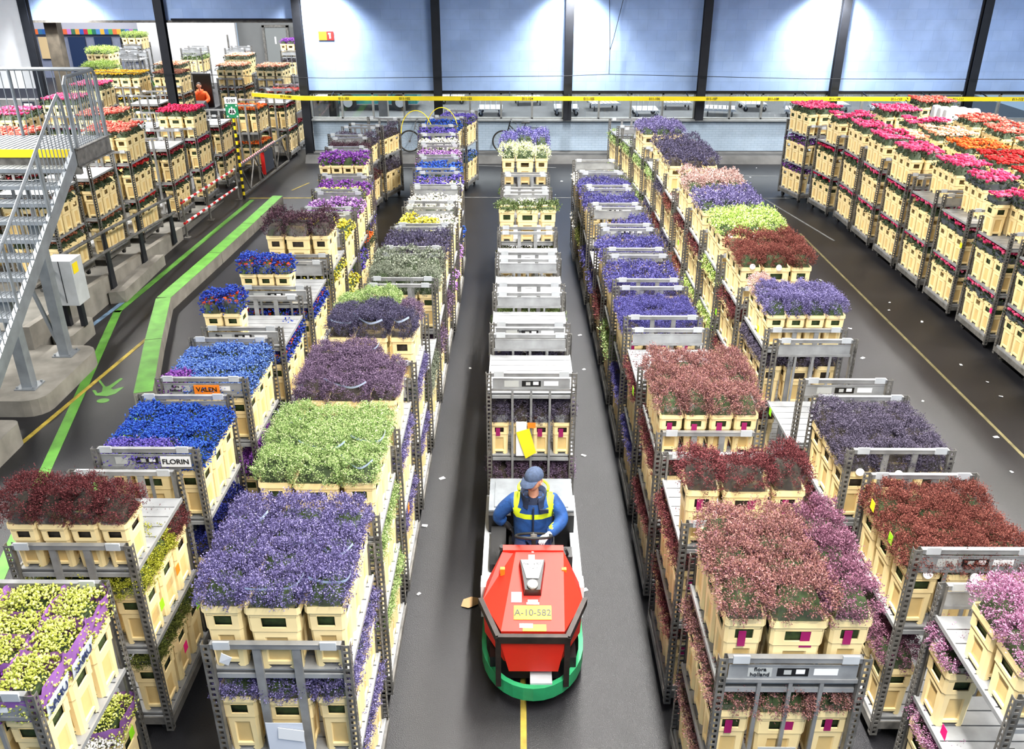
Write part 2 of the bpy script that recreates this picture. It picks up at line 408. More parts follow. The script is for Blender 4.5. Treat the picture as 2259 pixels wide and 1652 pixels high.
def stems(W, D, H, hb):
    """the stalks standing in the bucket, as one faceted block that leaves the plastic free"""
    w, d = W * .85 - .03, D * .85 - .03; v = []
    for z, k in ((-H * .36, .98), (-.03, 1.02)):
        for x, y in ((-1, -1), (1, -1), (1, 1), (-1, 1)): v.append((x * w / 2 * k, y * d / 2 * k, z))
    f = [(0, 1, 5), (0, 5, 4), (1, 2, 6), (1, 6, 5), (2, 3, 7), (2, 7, 6), (3, 0, 4), (3, 4, 7), (4, 5, 6), (4, 6, 7), (0, 2, 1), (0, 3, 2)]
    return np.array(v), np.array(f)
def np_mesh(name, V, F, Mi, mats, quads=False):
    me = bpy.data.meshes.new(name); n, k = len(F), F.shape[1]
    me.vertices.add(len(V)); me.vertices.foreach_set('co', np.asarray(V, np.float32).ravel())
    me.loops.add(n * k); me.loops.foreach_set('vertex_index', F.astype(np.int32).ravel())
    me.polygons.add(n); me.polygons.foreach_set('loop_start', np.arange(0, n * k, k, dtype=np.int32))
    for m in mats: me.materials.append(m)
    me.polygons.foreach_set('material_index', np.asarray(Mi, np.int32)); me.update(calc_edges=True); me.validate()
    return me
# code: (words for labels, bunch name, style, tones, stem tone, height above the rim)
FLOWERS = {
 'lav': ('lavender-violet', 'sea_lavender_bunch', 'fl', ((74, 66, 112), (114, 104, 158), (156, 148, 194)), 0, .19),
 'green': ('pale green', 'filler_bunch', 'fl', ((108, 142, 70), (166, 196, 116), (212, 226, 166)), 0, .20),
 'mauve': ('dusty mauve', 'sea_lavender_bunch', 'fl', ((84, 66, 90), (126, 102, 132), (160, 136, 164)), 1, .20),
 'dvio': ('dark violet', 'sea_lavender_bunch', 'fl', ((58, 53, 76), (88, 82, 112), (124, 118, 150)), 1, .20),
 'hpink': ('brownish pink', 'heather_bunch', 'hm', ((104, 60, 57), (150, 98, 92), (188, 142, 130), (142, 94, 112)), 0, .22),
 'hplum': ('plum pink', 'heather_bunch', 'hm', ((100, 56, 76), (142, 90, 114), (180, 130, 152)), 0, .22),
 'hmar': ('dark maroon', 'heather_bunch', 'hm', ((72, 28, 32), (112, 50, 54), (152, 84, 86)), 1, .24),
 'hbrown': ('reddish brown', 'heather_bunch', 'hm', ((88, 42, 38), (132, 68, 60), (168, 104, 90)), 0, .2),
 'hrose': ('lilac pink', 'heather_bunch', 'hm', ((134, 74, 114), (182, 122, 158), (218, 168, 198)), 0, .24),
 'dpur': ('greyish purple', 'sea_lavender_bunch', 'fl', ((62, 55, 72), (98, 90, 112), (136, 126, 150)), 1, .24),
 'blim': ('bluish violet', 'sea_lavender_bunch', 'fl', ((62, 58, 122), (90, 86, 160), (124, 120, 190)), 1, .15),
 'blue': ('deep blue', 'statice_bunch', 'st', ((22, 50, 150), (42, 88, 200), (76, 128, 222)), 0, .2),
 'lblue': ('light blue', 'statice_bunch', 'st', ((54, 84, 170), (88, 128, 208), (136, 166, 228)), 0, .2),
 'viol': ('violet blue', 'statice_bunch', 'st', ((78, 62, 160), (108, 92, 192), (146, 132, 212)), 0, .2),
 'nblue': ('navy blue', 'statice_bunch', 'st', ((20, 24, 92), (36, 44, 130), (60, 70, 160)), 1, .2),
 'yel': ('lemon yellow', 'statice_bunch', 'st', ((178, 160, 40), (224, 214, 70), (242, 236, 130)), 0, .2),
 'ygrn': ('yellow green', 'statice_bunch', 'st', ((160, 170, 60), (212, 218, 104), (236, 238, 156)), 0, .24),
 'purp': ('bright purple', 'statice_bunch', 'st', ((92, 34, 130), (142, 72, 178), (184, 124, 210)), 0, .18),
 'lilac': ('lilac', 'statice_bunch', 'st', ((134, 82, 160), (182, 128, 204), (214, 176, 228)), 0, .17),
 'olive': ('olive green', 'filler_bunch', 'fl', ((60, 72, 26), (110, 120, 48), (160, 164, 84)), 0, .2),
 'chart': ('chartreuse', 'filler_bunch', 'fl', ((140, 146, 20), (188, 190, 50), (216, 214, 96)), 0, .2),
 'lime': ('lime green', 'filler_bunch', 'fl', ((120, 158, 60), (190, 216, 112), (230, 242, 168)), 0, .2),
 'pack': ('white wrapped', 'wrapped_bunch', 'pk', ((216, 218, 222), (232, 234, 238), (246, 247, 250)), 0, .34),
 'stub': ('cut green', 'filler_bunch', 'fl', ((60, 76, 40), (96, 116, 64), (140, 156, 100)), 0, .06),
 'vcld': ('cloudy violet', 'sea_lavender_bunch', 'fl', ((84, 78, 150), (118, 112, 184), (156, 150, 214)), 0, .44),
 'sage': ('sage grey', 'filler_bunch', 'fl', ((84, 92, 76), (132, 140, 120), (176, 182, 164)), 0, .34),
 'white': ('white', 'filler_bunch', 'st', ((190, 188, 170), (232, 230, 222), (248, 247, 244)), 0, .15),
 'cream': ('creamy white', 'filler_bunch', 'fl', ((180, 196, 130), (222, 228, 180), (246, 246, 222)), 0, .22),
 'pale': ('pale pink', 'filler_bunch', 'fl', ((148, 112, 106), (192, 158, 150), (218, 192, 186)), 0, .2),
 'film': ('film-wrapped wine red', 'heather_bunch', 'hm', ((52, 28, 42), (84, 52, 66), (118, 88, 102)), 1, .24),
 'bluer': ('blue with orange-red', 'mixed_bunch', 'mx', ((18, 34, 130), (36, 66, 180), (70, 104, 204)), 0, .24),
 'rpink': ('hot pink', 'rose_bunch', 'ro', ((206, 30, 92), (240, 80, 130), (250, 140, 170)), 0, .2),
 'rred': ('scarlet', 'rose_bunch', 'ro', ((160, 10, 18), (212, 28, 34), (236, 70, 60)), 0, .18),
 'rpeach': ('peach', 'rose_bunch', 'ro', ((226, 140, 104), (246, 184, 150), (252, 214, 190)), 0, .18),
 'rorange': ('orange', 'rose_bunch', 'ro', ((206, 70, 16), (236, 104, 32), (250, 146, 60)), 0, .16),
 'rcoral': ('coral', 'rose_bunch', 'ro', ((214, 70, 62), (242, 112, 96), (250, 156, 138)), 0, .18),
 'rcrim': ('crimson', 'rose_bunch', 'ro', ((176, 12, 56), (218, 30, 84), (236, 70, 116)), 0, .17),
 'rdark': ('dull red', 'rose_bunch', 'ro', ((120, 20, 36), (172, 40, 56), (206, 84, 92)), 0, .16),
 'rrust': ('rust brown', 'rose_bunch', 'ro', ((118, 62, 44), (164, 98, 70), (196, 134, 102)), 0, .16),
 'rgold': ('golden yellow', 'rose_bunch', 'ro', ((206, 150, 14), (236, 186, 30), (250, 212, 80)), 0, .16),
}
LEAF = mat('dark_leaf', (46, 62, 34), .7, var=.4, scale=20)
def fmats(code):
    w, n, st, tones, sd, h = FLOWERS[code]
    return petal(code, *tones), (LEAF if st == 'ro' else M_FOLD if sd else M_FOL)
EXTRA = petal('orange_red', (190, 40, 20), (226, 76, 36), (240, 120, 60))
_BM = {}
def bunch_np(st, typ, var, far, h):
    key = (st, typ, var, far, round(h, 2))
    if key in _BM: return _BM[key]
    W, D, H = BK[typ]; w, d = W * 1.0, D * 1.0; sd = hash((st, typ, var)) % 9999 if False else (ord(st[0]) * 7 + ord(typ) * 13 + var * 101)
    a = w * d / .1
    if st == 'fl': r = fluffy(w, d, h, int(300 * a), .0135, sd, 26, .36, .04, 1., .0135, .6) if not far else fluffy(w, d, h, int(120 * a), .032, sd, 7, .32, .04, .9, .018)
    elif st == 'hm': r = fluffy(w, d, h, int(290 * a), .017, sd, 26, .24, .045, .7, .0125, 1.6) if not far else fluffy(w, d, h, int(120 * a), .034, sd, 7, .26, .04, .6, .018, 1.4)
    elif st == 'st': r = clumps(w, d, h, int(1050 * a), .0084, sd, 1.8) if not far else clumps(w, d, h, int(95 * a), .02, sd, 1.2)
    elif st == 'mx':
        V, F, Mi = clumps(w, d, h, int(420 * a), .012, sd)
        rv, rf, rm = roses(w * 1.02, d * 1.02, h * .72, 3, 3, .028, sd, 10)
        keep = rm == 0; ff = rf[keep]; r = (np.concatenate([V, rv]), np.concatenate([F, ff + len(V)]), np.concatenate([Mi, np.full(len(ff), 2)]))
    elif st == 'pk':
        V, F = dome_mesh(w * .92, d * .92, h, 11); r = (V, F, np.zeros(len(F)))
    else: r = roses(w, d, h, 5 if w > .26 else 4, 4 if typ == 'C' else 5, .029, sd)
    _BM[key] = r
    return r
def bunch_mesh(st, typ, var, h, far=False):
    key = ('bm', st, typ, var, round(h, 2), far)
    if key not in ME:
        V, F, Mi = bunch_np(st, typ, var, far, h)
        ME[key] = np_mesh('bunch', V, F, Mi, [M_WHITE, M_FOL] + ([EXTRA] if st == 'mx' else []))
    return ME[key]
def stem_mesh(typ):
    if ('stem', typ) not in ME:
        V, F = stems(*BK[typ], 0); ME[('stem', typ)] = np_mesh('stems', V, F, np.zeros(len(F)), [M_FOL])
    return ME[('stem', typ)]
def sleeve_mesh(typ, kind, h, var):
    key = ('sleeve', typ, kind, round(h, 2), var)
    if key in ME: return ME[key]
    W, D, H = BK[typ]; b = MB(); rng = random.Random(hash(key[1:2]) % 7 + var * 5 if False else var * 5 + ord(typ)); n = 28; rings = []
    top = h * (.62 if kind != 'paper' else .95); fl = 1.1 if kind != 'paper' else 1.22
    for k, (z, s) in enumerate(((-.04, .86), (.02, .97), (top * .6, 1.02 + (fl - 1) * .5), (top, fl))):
        ring = []
        for j in range(n):
            a = 2 * math.pi * j / n; e = 2.0 / 5
            cx = math.copysign(abs(math.cos(a)) ** e, math.cos(a)); cy = math.copysign(abs(math.sin(a)) ** e, math.sin(a))
            j1 = rng.uniform(-1, 1) * (.006 if k < 3 else .012); jz = rng.uniform(-1, 1) * (.0 if k < 2 else .022)
            ring.append((cx * (W / 2 * s + j1), cy * (D / 2 * s + j1), z + jz))
        rings.append(ring)
    for k in range(3):
        for j in range(n):
            j2 = (j + 1) % n; b.quad(rings[k][j], rings[k][j2], rings[k + 1][j2], rings[k + 1][j])
    ME[key] = b.mesh('sleeve', {'clear': M_SLEEVE, 'paper': M_PAPER, 'dark': M_DFILM}[kind], True)
    return ME[key]
def band_mesh(typ, h):
    """the pale printed edge of a film sleeve lying in waves over the flowers"""
    key = ('band', typ, round(h, 2))
    if key not in ME:
        W, D, H = BK[typ]; b = MB(); pts = []
        for j in range(19):
            t = j / 18; u = (t - .5) * W * 1.02; pts.append(Vector((u, -D * .46 + .035 * math.sin(5.5 * t) + D * .3 * abs(2 * t - 1) ** 2.5, h * (1.04 - .34 * (1 - abs(2 * t - 1) ** 2) * .6))))
        for p, q in zip(pts, pts[1:]):
            o = Vector((0, -.006, .022)); k = Vector((0, .002, 0)); b.quad(p, q, q + o, p + o); b.quad(p + k, p + o + k, q + o + k, q + k)
        ME[key] = b.mesh('paper_band', M_BLUEP)
    return ME[key]

# ------------------------------------------------------------------ the lanes of trolleys
SLOTS = {'N': [('L', -.347, (r - 1) * .345, 0, r) for r in range(3)] + [('C', 0, (r - 1.5) * .265, 1, r) for r in range(4)] + [('L', .347, (r - 1) * .345, 2, r) for r in range(3)],
         '4': [('S', (c - 1.5) * .241, (r - 1) * .345, c, r) for c in range(4) for r in range(3)]}
POS = {'N': ['left', 'middle', 'right'], '4': ['leftmost', 'inner-left', 'inner-right', 'rightmost']}
RANK = {3: ['front', 'mid-depth', 'rear'], 4: ['front', 'second-rank', 'third-rank', 'rear']}
REC = []      # every bucket and bunch that stands on a trolley
LANES = {'A': ('right', 'lane beside green kerb'), 'B': ('right', 'lane left of tractor'), 'C': ('front', 'train behind tractor'), 'D': ('left', 'lane right of tractor'),
         'E': ('left', 'outer heather lane'), 'F': ('left', 'rose lane'), 'J': ('left', 'second rose lane'), 'K': ('left', 'outermost rose lane'), 'G': ('right', 'lane on ramp'), 'Q': ('right', 'inner ramp lane'), 'P': ('right', 'third ramp lane'), 'X': ('right', 'lane along gate')}
COUNT = {}
LO = {('A', i) for i in (0, 2, 3, 7, 8, 9, 11, 12, 13, 14)} | {('B', i) for i in range(4, 16)} | {('C', 5), ('X', 0), ('X', 2)} | {('D', i) for i in range(4, 11)} | {('E', 1), ('E', 2), ('E', 3)}
def al(c): return lambda col, r: c
def T(lane, yf, x, yaw, ends, top, mid, low, desc, pat='N', z0=0., side=None, deck=True, lo=False):
    if (lane, COUNT.get(lane, 0)) in LO: lo = True
    k = COUNT.get(lane, 0); COUNT[lane] = k + 1
    side = side or LANES[lane][0]; lname = LANES[lane][1]
    tname = '%s trolley, %s' % (ORD[k], lname)
    t = trolley(x, yf, R(yaw), ends[0], ends[1], deck, 'metal flower trolley %s, %s in %s' % (desc, ORD[k], lname), z0, lo=lo)
    cx, cy = x - math.sin(R(yaw)) * TL, yf + math.cos(R(yaw)) * TL
    prev_empty = T.last.get(lane, True); T.last[lane] = top is None
    def put(pattern, fn, z, layer, hmax, vis):
        for typ, u, v, c, r in SLOTS[pattern]:
            f = fn(c, r)
            if not f or not vis(c, r): continue
            f, _, over = f.partition('|')
            typ2 = over or typ
            ca, sa = math.cos(R(yaw)), math.sin(R(yaw)); px, py = cx + u * ca - v * sa, cy + u * sa + v * ca
            n = len(POS[pattern]); edge = (c == n - 1) if side == 'right' else (c == 0) if side == 'left' else False
            seen = r == 0 or edge
            if layer != 'top' and not edge and not (k == 0 or (layer == 'middle' and prev_empty)): seen = False
            nr = 4 if typ == 'C' else 3
            REC.append(dict(typ=typ2, x=px, y=py, z=z0 + z + .001, yaw=R(yaw), f=f, h=min(FLOWERS[f][5], hmax), seen=seen, top=layer == 'top', lane=lane,
                            where='%s %s, %s shelf, %s' % (RANK[nr][r], POS[pattern][c], layer, tname)))
    n = len(POS[pat])
    def low_vis(c, r):
        edge = (c == n - 1) if side == 'right' else (c == 0) if side == 'left' else False
        return r == 0 or edge
    if top: put(top[0], top[1], Z_LO if lo else Z_TOP, 'top', .4, lambda c, r: True)
    if lo: low = mid; mid = None
    if mid: put(pat, mid if callable(mid) else al(mid), Z_MID, 'middle', .2 if pat == 'N' else .3, low_vis)
    if low: put(pat, low if callable(low) else al(low), Z_LOW, 'bottom', .36 if lo else .16 if pat == 'N' else .27, lambda c, r: low_vis(c, r) and (r > 0 or k == 0 or c in (0, n - 1)))
    return t
T.last = {}
N, F4 = 'N', '4'
front = lambda f, rows=1: (lambda c, r: f if r < rows else None)
# A: along the green kerb
T('A', 4.04, -3.53, 0, 'PB', (N, lambda c, r: 'purp' if r == 0 and c < 2 else 'ygrn'), lambda c, r: ['purp', 'white', 'ygrn'][r % 3], 'purp', 'of yellow-green bunches in purple paper')
T('A', 5.57, -3.53, 0, 'BB', (F4, front('hmar|S')), lambda c, r: 'hmar' if r == 2 else 'chart', 'olive', 'with one rank of maroon buckets')
T('A', 7.05, -3.50, 0, 'PP', (N, lambda c, r: 'viol' if (r == 0 and c < 2) else 'blue'), 'nblue', 'nblue', 'heaped with deep blue statice')
T('A', 8.55, -3.46, 0, 'PP', (N, lambda c, r: 'purp' if (r == 0 and c == 0) else 'lblue'), 'purp', 'purp', 'heaped with light blue statice')
T('A', 9.97, -3.42, 0, 'PB', (F4, lambda c, r: 'bluer|S' if r == 0 and c < 2 else None), 'bluer', 'nblue', 'with two blue-red bouquets buckets')
T('A', 11.43, -3.39, 0, 'PP', (F4, lambda c, r: 'bluer|S' if r == 0 and c < 3 else None), 'bluer', 'nblue', 'with three blue-red bouquets buckets')
T('A', 12.84, -3.37, 0, 'PP', (N, lambda c, r: 'film' if r < 2 else None), 'yel', 'yel', 'with wine-red bunches in film')
T('A', 14.15, -3.42, 0, 'PP', (N, al('yel')), 'yel', 'yel', 'of lemon yellow statice')
T('A', 15.57, -3.45, 0, 'PP', (N, al('lilac')), 'viol', 'rorange', 'of lilac statice')
T('A', 16.9, -3.55, 0, 'PP', (N, lambda c, r: 'ygrn' if r == 0 else 'purp'), 'rorange', 'viol', 'of purple over yellow statice')
T('A', 18.21, -3.68, 2, 'PP', (F4, front('purp|S', 2)), 'viol', 'viol', 'with one rank of bright purple crates')
T('A', 19.6, -3.85, 5, 'PP', None, 'mauve', 'olive', 'with an empty grey top shelf')
T('A', 21.0, -4.1, 5, 'PB', (F4, lambda c, r: 'film' if r > 0 else None), 'hmar', 'green', 'with low brownish stems')
T('A', 22.5, -4.35, -8, 'PB', (F4, al('dpur')), 'hmar', 'green', 'turned slightly with grey-purple stems')
T('A', 23.95, -4.1, -18, 'BB', (F4, lambda c, r: 'dpur' if c == 3 else None), 'dpur', 'hmar', 'at the curved tail')
# B: left of the tractor
T('B', 4.5, -1.63, 0, 'BB', (N, al('lav')), 'lav', 'lav', 'heaped with lavender-violet flowers')
T('B', 6.0, -1.65, 0, 'BB', (N, al('green')), 'green', 'green', 'heaped with pale green flowers')
T('B', 7.45, -1.66, 0, 'BP', (N, lambda c, r: 'mauve' if c < 2 or r < 2 else None), 'lav', 'lav', 'heaped with dusty mauve bunches')
T('B', 8.98, -1.66, 0, 'BB', (N, lambda c, r: ('mauve|S' if r == 2 else None) if (c == 2 and r > 0) else 'green' if r > 1 + (c == 1) else 'dvio'), 'lav', 'lav', 'of dark violet bunches edged white')
T('B', 10.45, -1.66, 0, 'PB', None, 'sage', 'mauve', 'with a bare low shelf')
T('B', 11.8, -1.65, 0, 'BB', (N, al('sage')), 'mauve', 'lav', 'heaped with sage grey foliage')
T('B', 13.25, -1.66, 0, 'BP', (N, al('dvio')), 'mauve', 'yel', 'of dark purple flowers before grey plate')
T('B', 14.53, -1.62, 0, 'PP', (N, lambda c, r: 'yel' if c < 2 and r < 3 else 'white'), 'lilac', 'mauve', 'of yellow and white statice')
T('B', 16.02, -1.63, 0, 'BP', (N, al('white')), 'lilac', 'lilac', 'of white statice')
T('B', 17.3, -1.66, 0, 'PB', (N, lambda c, r: 'white' if (c + r) % 3 == 0 else 'viol'), 'blue', 'lilac', 'of blue and white bunches')
T('B', 18.75, -1.77, 0, 'BB', (N, al('blue')), 'blue', 'blue', 'of deep blue statice')
T('B', 20.1, -1.85, 2, 'PB', (N, al('lilac')), 'lblue', 'lilac', 'of purple paper bunches')
T('B', 21.5, -1.95, 4, 'BB', (N, al('white')), 'lilac', 'lblue', 'of cream white bunches')
T('B', 22.7, -2.08, 4, 'BB', (N, al('viol')), 'lilac', 'viol', 'of violet paper bunches')
T('B', 23.9, -2.18, -6, 'BB', (N, al('blue')), 'blue', 'viol', 'of blue statice under yellow hoops')
T('B', 25.2, -1.95, -14, 'BB', (N, al('viol')), 'lblue', 'viol', 'ending the lane')
# C: the train behind the tractor
C0 = .148
T('C', 8.70, C0, 0, 'PP', None, 'dpur', 'mauve', 'with yellow card on its front', '4')
T('C', 10.13, C0, 0, 'PP', None, 'dvio', 'dvio', 'with sticker plate and bare slats', '4')
T('C', 11.57, C0, 0, 'BP', None, 'green', 'green', 'with bright green flowers inside', '4')
T('C', 12.98, C0, 0, 'BB', None, 'white', 'white', 'with two flat bars and bare slats', '4')
T('C', 14.35, C0, 0, 'BB', (N, front('stub', 1)), 'olive', 'olive', 'with tall buckets behind flat bars', '4')
T('C', 15.69, C0, 0, 'PP', (N, lambda c, r: 'white' if r == 3 else None), 'green', 'green', 'with a strip of white flowers', '4')
T('C', 17.08, C0, 0, 'BB', None, 'olive', 'olive', 'with a white rail', '4')
T('C', 18.36, C0 - .02, 0, 'BB', (N, lambda c, r: 'cream' if r < (2 if c == 1 else 1) else 'vcld'), 'green', 'green', 'of creamy white and violet flowers')
# D: right of the tractor
T('D', 4.4, 1.84, 0, 'PB', (N, lambda c, r: 'hplum' if c == 2 else 'hpink'), 'hpink', 'hpink', 'heaped with pink heather')
T('D', 5.91, 1.845, 0, 'BB', (N, front('hmar')), 'hmar', 'hmar', 'with one rank of dark maroon heather')
T('D', 7.4, 1.85, 0, 'BB', (F4, al('hpink')), 'hmar', 'hmar', 'heaped with brownish pink heather', )
T('D', 8.88, 1.85, 0, 'PP', None, 'hmar', 'blim', 'with a bare slatted top shelf')
T('D', 10.37, 1.85, 0, 'BB', (N, al('blim')), 'blim', 'blim', 'of bluish violet flowers behind bare shelf')
T('D', 11.77, 1.84, 0, 'BB', (N, al('blim')), 'green', 'blim', 'of bluish violet flowers')
T('D', 13.19, 1.83, 0, 'PB', (N, al('blim')), 'hmar', 'blim', 'of bluish violet flowers')
T('D', 14.53, 1.81, 0, 'PP', (N, lambda c, r: 'blim' if c == 2 or (c == 1 and r < 2) else None), 'blim', 'blim', 'half filled with bluish violet flowers')
T('D', 15.9, 1.78, 0, 'PP', (N, lambda c, r: 'blim' if r > 0 else None), 'blim', 'blim', 'of bluish violet flowers')
T('D', 17.27, 1.76, 0, 'BB', (N, al('blim')), 'olive', 'blim', 'of bluish violet flowers')
T('D', 18.5, 1.70, 0, 'PP', (F4, al('white')), 'white', 'olive', 'of white flowers')
# E: outer heather lane
T('E', 4.06, 3.61, 0, 'BP', (F4, lambda c, r: 'hrose' if r < 2 else None), lambda c, r: 'hrose' if r == 2 else None, 'hrose', 'with lilac pink heather and bare slats')
T('E', 5.57, 3.60, 0, 'PB', (N, al('hbrown')), 'hplum', 'hplum', 'heaped with reddish brown heather')
T('E', 7.08, 3.59, 0, 'BB', (N, al('dpur')), 'hmar', 'hrose', 'heaped with greyish purple flowers')
T('E', 8.56, 3.57, 0, 'PP', None, lambda c, r: 'dpur' if r == 0 else None, 'hpink', 'with sticker plate and bare slats')
T('E', 9.97, 3.55, 0, 'BP', (F4, lambda c, r: 'pale' if c == 0 and r == 2 else 'lav' if r < 2 else None), 'dpur', 'hmar', 'with small buckets of lavender')
T('E', 11.43, 3.55, 0, 'BB', (N, al('hbrown')), 'hmar', 'hmar', 'of maroon heather with round labels')
T('E', 12.87, 3.56, 0, 'BB', (N, al('lime')), 'lime', 'lime', 'of bright lime flowers')
T('E', 14.19, 3.54, 0, 'BB', (N, al('lav')), 'hmar', 'lime', 'of lavender flowers behind the lime')
T('E', 15.59, 3.54, 0, 'BB', (N, al('pale')), 'hmar', 'hbrown', 'of pale pink flowers')
T('E', 16.99, 3.52, 0, 'BB', (N, lambda c, r: 'dvio' if r > 1 else None), 'hbrown', 'dvio', 'partly bare with dark violet behind')
T('E', 18.27, 3.53, 0, 'BB', (N, al('dvio')), 'dvio', 'hmar', 'of dark violet flowers')
T('E', 19.65, 3.5, 0, 'BB', (N, lambda c, r: 'dvio' if r < 1 else None), 'green', 'dvio', 'of violet flowers with little beyond')
T('E', 21.0, 3.42, 4, 'BB', (N, al('lav')), 'green', 'green', 'of lavender flowers near brick wall')
T('E', 22.4, 3.3, 6, 'PB', None, 'green', 'green', 'with a bare plate above green tufts')
T('E', 23.8, 3.1, 6, 'PB', None, 'green', 'green', 'ending the lane near brick wall')
# F, J, K: roses on the right
FX = 8.62
rp = al('rpink')
for i, (y, tp) in enumerate(((11.2, (N, rp)), (12.6, (N, lambda c, r: 'rpink' if c > 0 else None)), (14.03, (N, lambda c, r: 'rpink' if c > 0 or r > 1 else None)), (15.5, (N, lambda c, r: 'rpink' if c > 0 and r > 0 else None)),
                             (16.9, (N, lambda c, r: 'rpink' if c > 0 else None)), (18.27, (N, lambda c, r: 'rpink' if c < 2 else None)), (19.75, (N, lambda c, r: 'rpink' if c < 2 else 'rpeach')), (21.08, (N, lambda c, r: 'rpink' if c < 2 else None)))):
    T('F', y, FX if i else FX + .02, 0, 'BP' if i % 2 else 'BB', tp, 'rpink', 'rpink', ['of hot pink roses at frame edge', 'of hot pink roses', 'with roses and bare slats', 'with dark-wrapped roses set back', 'with slatted shelf and dark-wrapped roses', 'with two columns of pink roses', 'with peach and pink roses', 'of pink roses near yellow beam'][i])
T('F', 22.5, 8.5, 8, 'BB', (N, lambda c, r: 'rpink' if r < 2 else None), 'rcrim', 'rcrim', 'turning towards the wall')
T('F', 23.9, 8.15, 14, 'BB', (N, lambda c, r: 'rpink'), 'purp', 'purp', 'ending the lane under yellow beam')
for i, (y, f, d) in enumerate(((11.6, 'rcrim', 'of crimson roses at the frame edge'), (13.0, 'rcrim', 'of crimson roses behind hot pink'), (14.5, 'rcrim', 'of crimson roses'), (15.95, 'rred', 'with a low rank of scarlet roses'), (17.4, 'rred', 'of scarlet roses'), (18.85, 'rorange', 'of orange roses'), (20.3, 'rpeach', 'of peach roses'), (21.75, 'rpink', 'of hot pink roses'), (23.4, 'rpink', 'with three pink rose buckets'))):
    T('J', y, 9.98, 0, 'PP', (N, al(f)) if i != 7 else (N, front(f, 2)), f, None, d)
for i, (y, f, d) in enumerate(((16.0, 'rred', 'of scarlet roses'), (17.5, 'rcoral', 'of coral roses at frame edge'), (19.0, 'rcoral', 'of coral roses with small heads'), (20.5, 'rcoral', 'heaped with coral roses'), (22.0, 'rcoral', 'of coral roses before white packets'), (23.5, 'pack', 'with white wrapped packets'), (25.0, 'rcoral', 'of coral roses by far wall'))):
    T('K', y, 11.6, 0, 'PP', (F4 if f == 'pack' else N, al(f)), 'white' if f == 'pack' else f, None, d)
# G, Q, P: on the ramp behind the barrier
def ramp(y): return max(0., min(.6, (24 - y) * .062))
for i, (y, f, m, d) in enumerate(((15.5, None, 'rrust', 'with rust roses and slatted top'), (17.2, None, 'rrust', 'with slatted top over rust roses'), (19.1, 'rcoral', 'rred', 'of coral roses in silver film'), (21.3, None, 'rdark', 'with bare top over dull red roses'), (23.3, 'rcrim', 'rcrim', 'heaped with crimson roses'), (25.3, None, 'rdark', 'with a bare top behind green sign'))):
    T('G', y, -8.95, 0, 'BB', (N, al(f)) if f else None, m, m, d, z0=ramp(y + .5))
for i, (y, x, f, m, d) in enumerate(((27.2, -8.4, 'rorange', 'rorange', 'with orange roses'), (29.25, -8.05, None, 'rdark', 'with bare shelves beside gate'), (30.6, -8.1, 'rcoral', 'rdark', 'of coral roses below yellow beam'), (33.0, -9.0, 'rpeach', 'rrust', 'of peach roses'), (33.2, -10.5, 'rpeach', 'rrust', 'of peach roses by grey doorway'))):
    T('X', y, x, -3, 'BB', (N, al(f)) if f else None, m, m, d)
for i, (y, f, m, d) in enumerate(((16.0, None, 'rrust', 'seen through the stair treads'), (18.0, 'rcoral', 'rdark', 'of coral roses behind stair rail'), (20.2, None, 'rdark', 'with grey slatted top'), (22.4, 'rcoral', 'rdark', 'with silver-wrapped coral roses'), (24.8, None, 'rdark', 'with bare slats before the palm'), (29.0, None, 'rrust', 'with flat slatted top'), (31.2, 'rrust', 'rrust', 'of rust roses'), (33.6, 'rpeach', 'rpeach', 'of pale peach roses'))):
    T('Q', y, (-10.6, -10.6, -10.6, -10.6, -10.6, -12.05, -12.05, -12.9)[i], 0, 'BB', (N, al(f)) if f else None, m, m, d, z0=ramp(y + .5))
for i, (y, f, m, d) in enumerate(((20.0, None, 'rcoral', 'with red tops behind railing'), (22.4, 'rpink', 'rpink', 'of pink roses behind stair rail'), (25.2, 'rpink', 'rpink', 'of grey-wrapped pink roses'), (28.0, 'rpink', 'rpink', 'with tilted pink rose bucket'), (31.0, 'rgold', 'rgold', 'of golden roses'), (34.4, None, 'green', 'with green foliage inside'), (38.5, 'lime', 'green', 'of bright green foliage by kiosk'))):
    T('P', y, (-12.9, -12.9, -12.9, -13.4, -13.4, -15.4, -17.6)[i], 0, 'BB', (N, al(f)) if f else None, m, m, d, z0=ramp(y + .5))
LANES['Y'] = ('right', 'hall beside white wall')
for i, (y, x, f, m, d) in enumerate(((31.0, -14.3, 'rgold', 'rgold', 'of golden roses'), (33.0, -15.3, 'lime', 'rgold', 'of green and golden flowers'), (43, -10.6, 'purp', 'dpur', 'of bright purple flowers near grey doorway'), (44, -13.5, None, 'pale', 'with dusty pink flowers inside'), (44, -15.6, None, 'green', 'with green plants inside'), (46, -19.2, 'lime', None, 'empty and silvery'), (43, -18.6, None, None, 'bare beside kiosk'), (41.5, -17.6, None, None, 'bare before kiosk window'), (36.5, -11.2, 'rpeach', None, 'of pale peach roses'))):
    T('Y', y, x, 0, 'PP', (N, al(f)) if f else None, m, None, d)

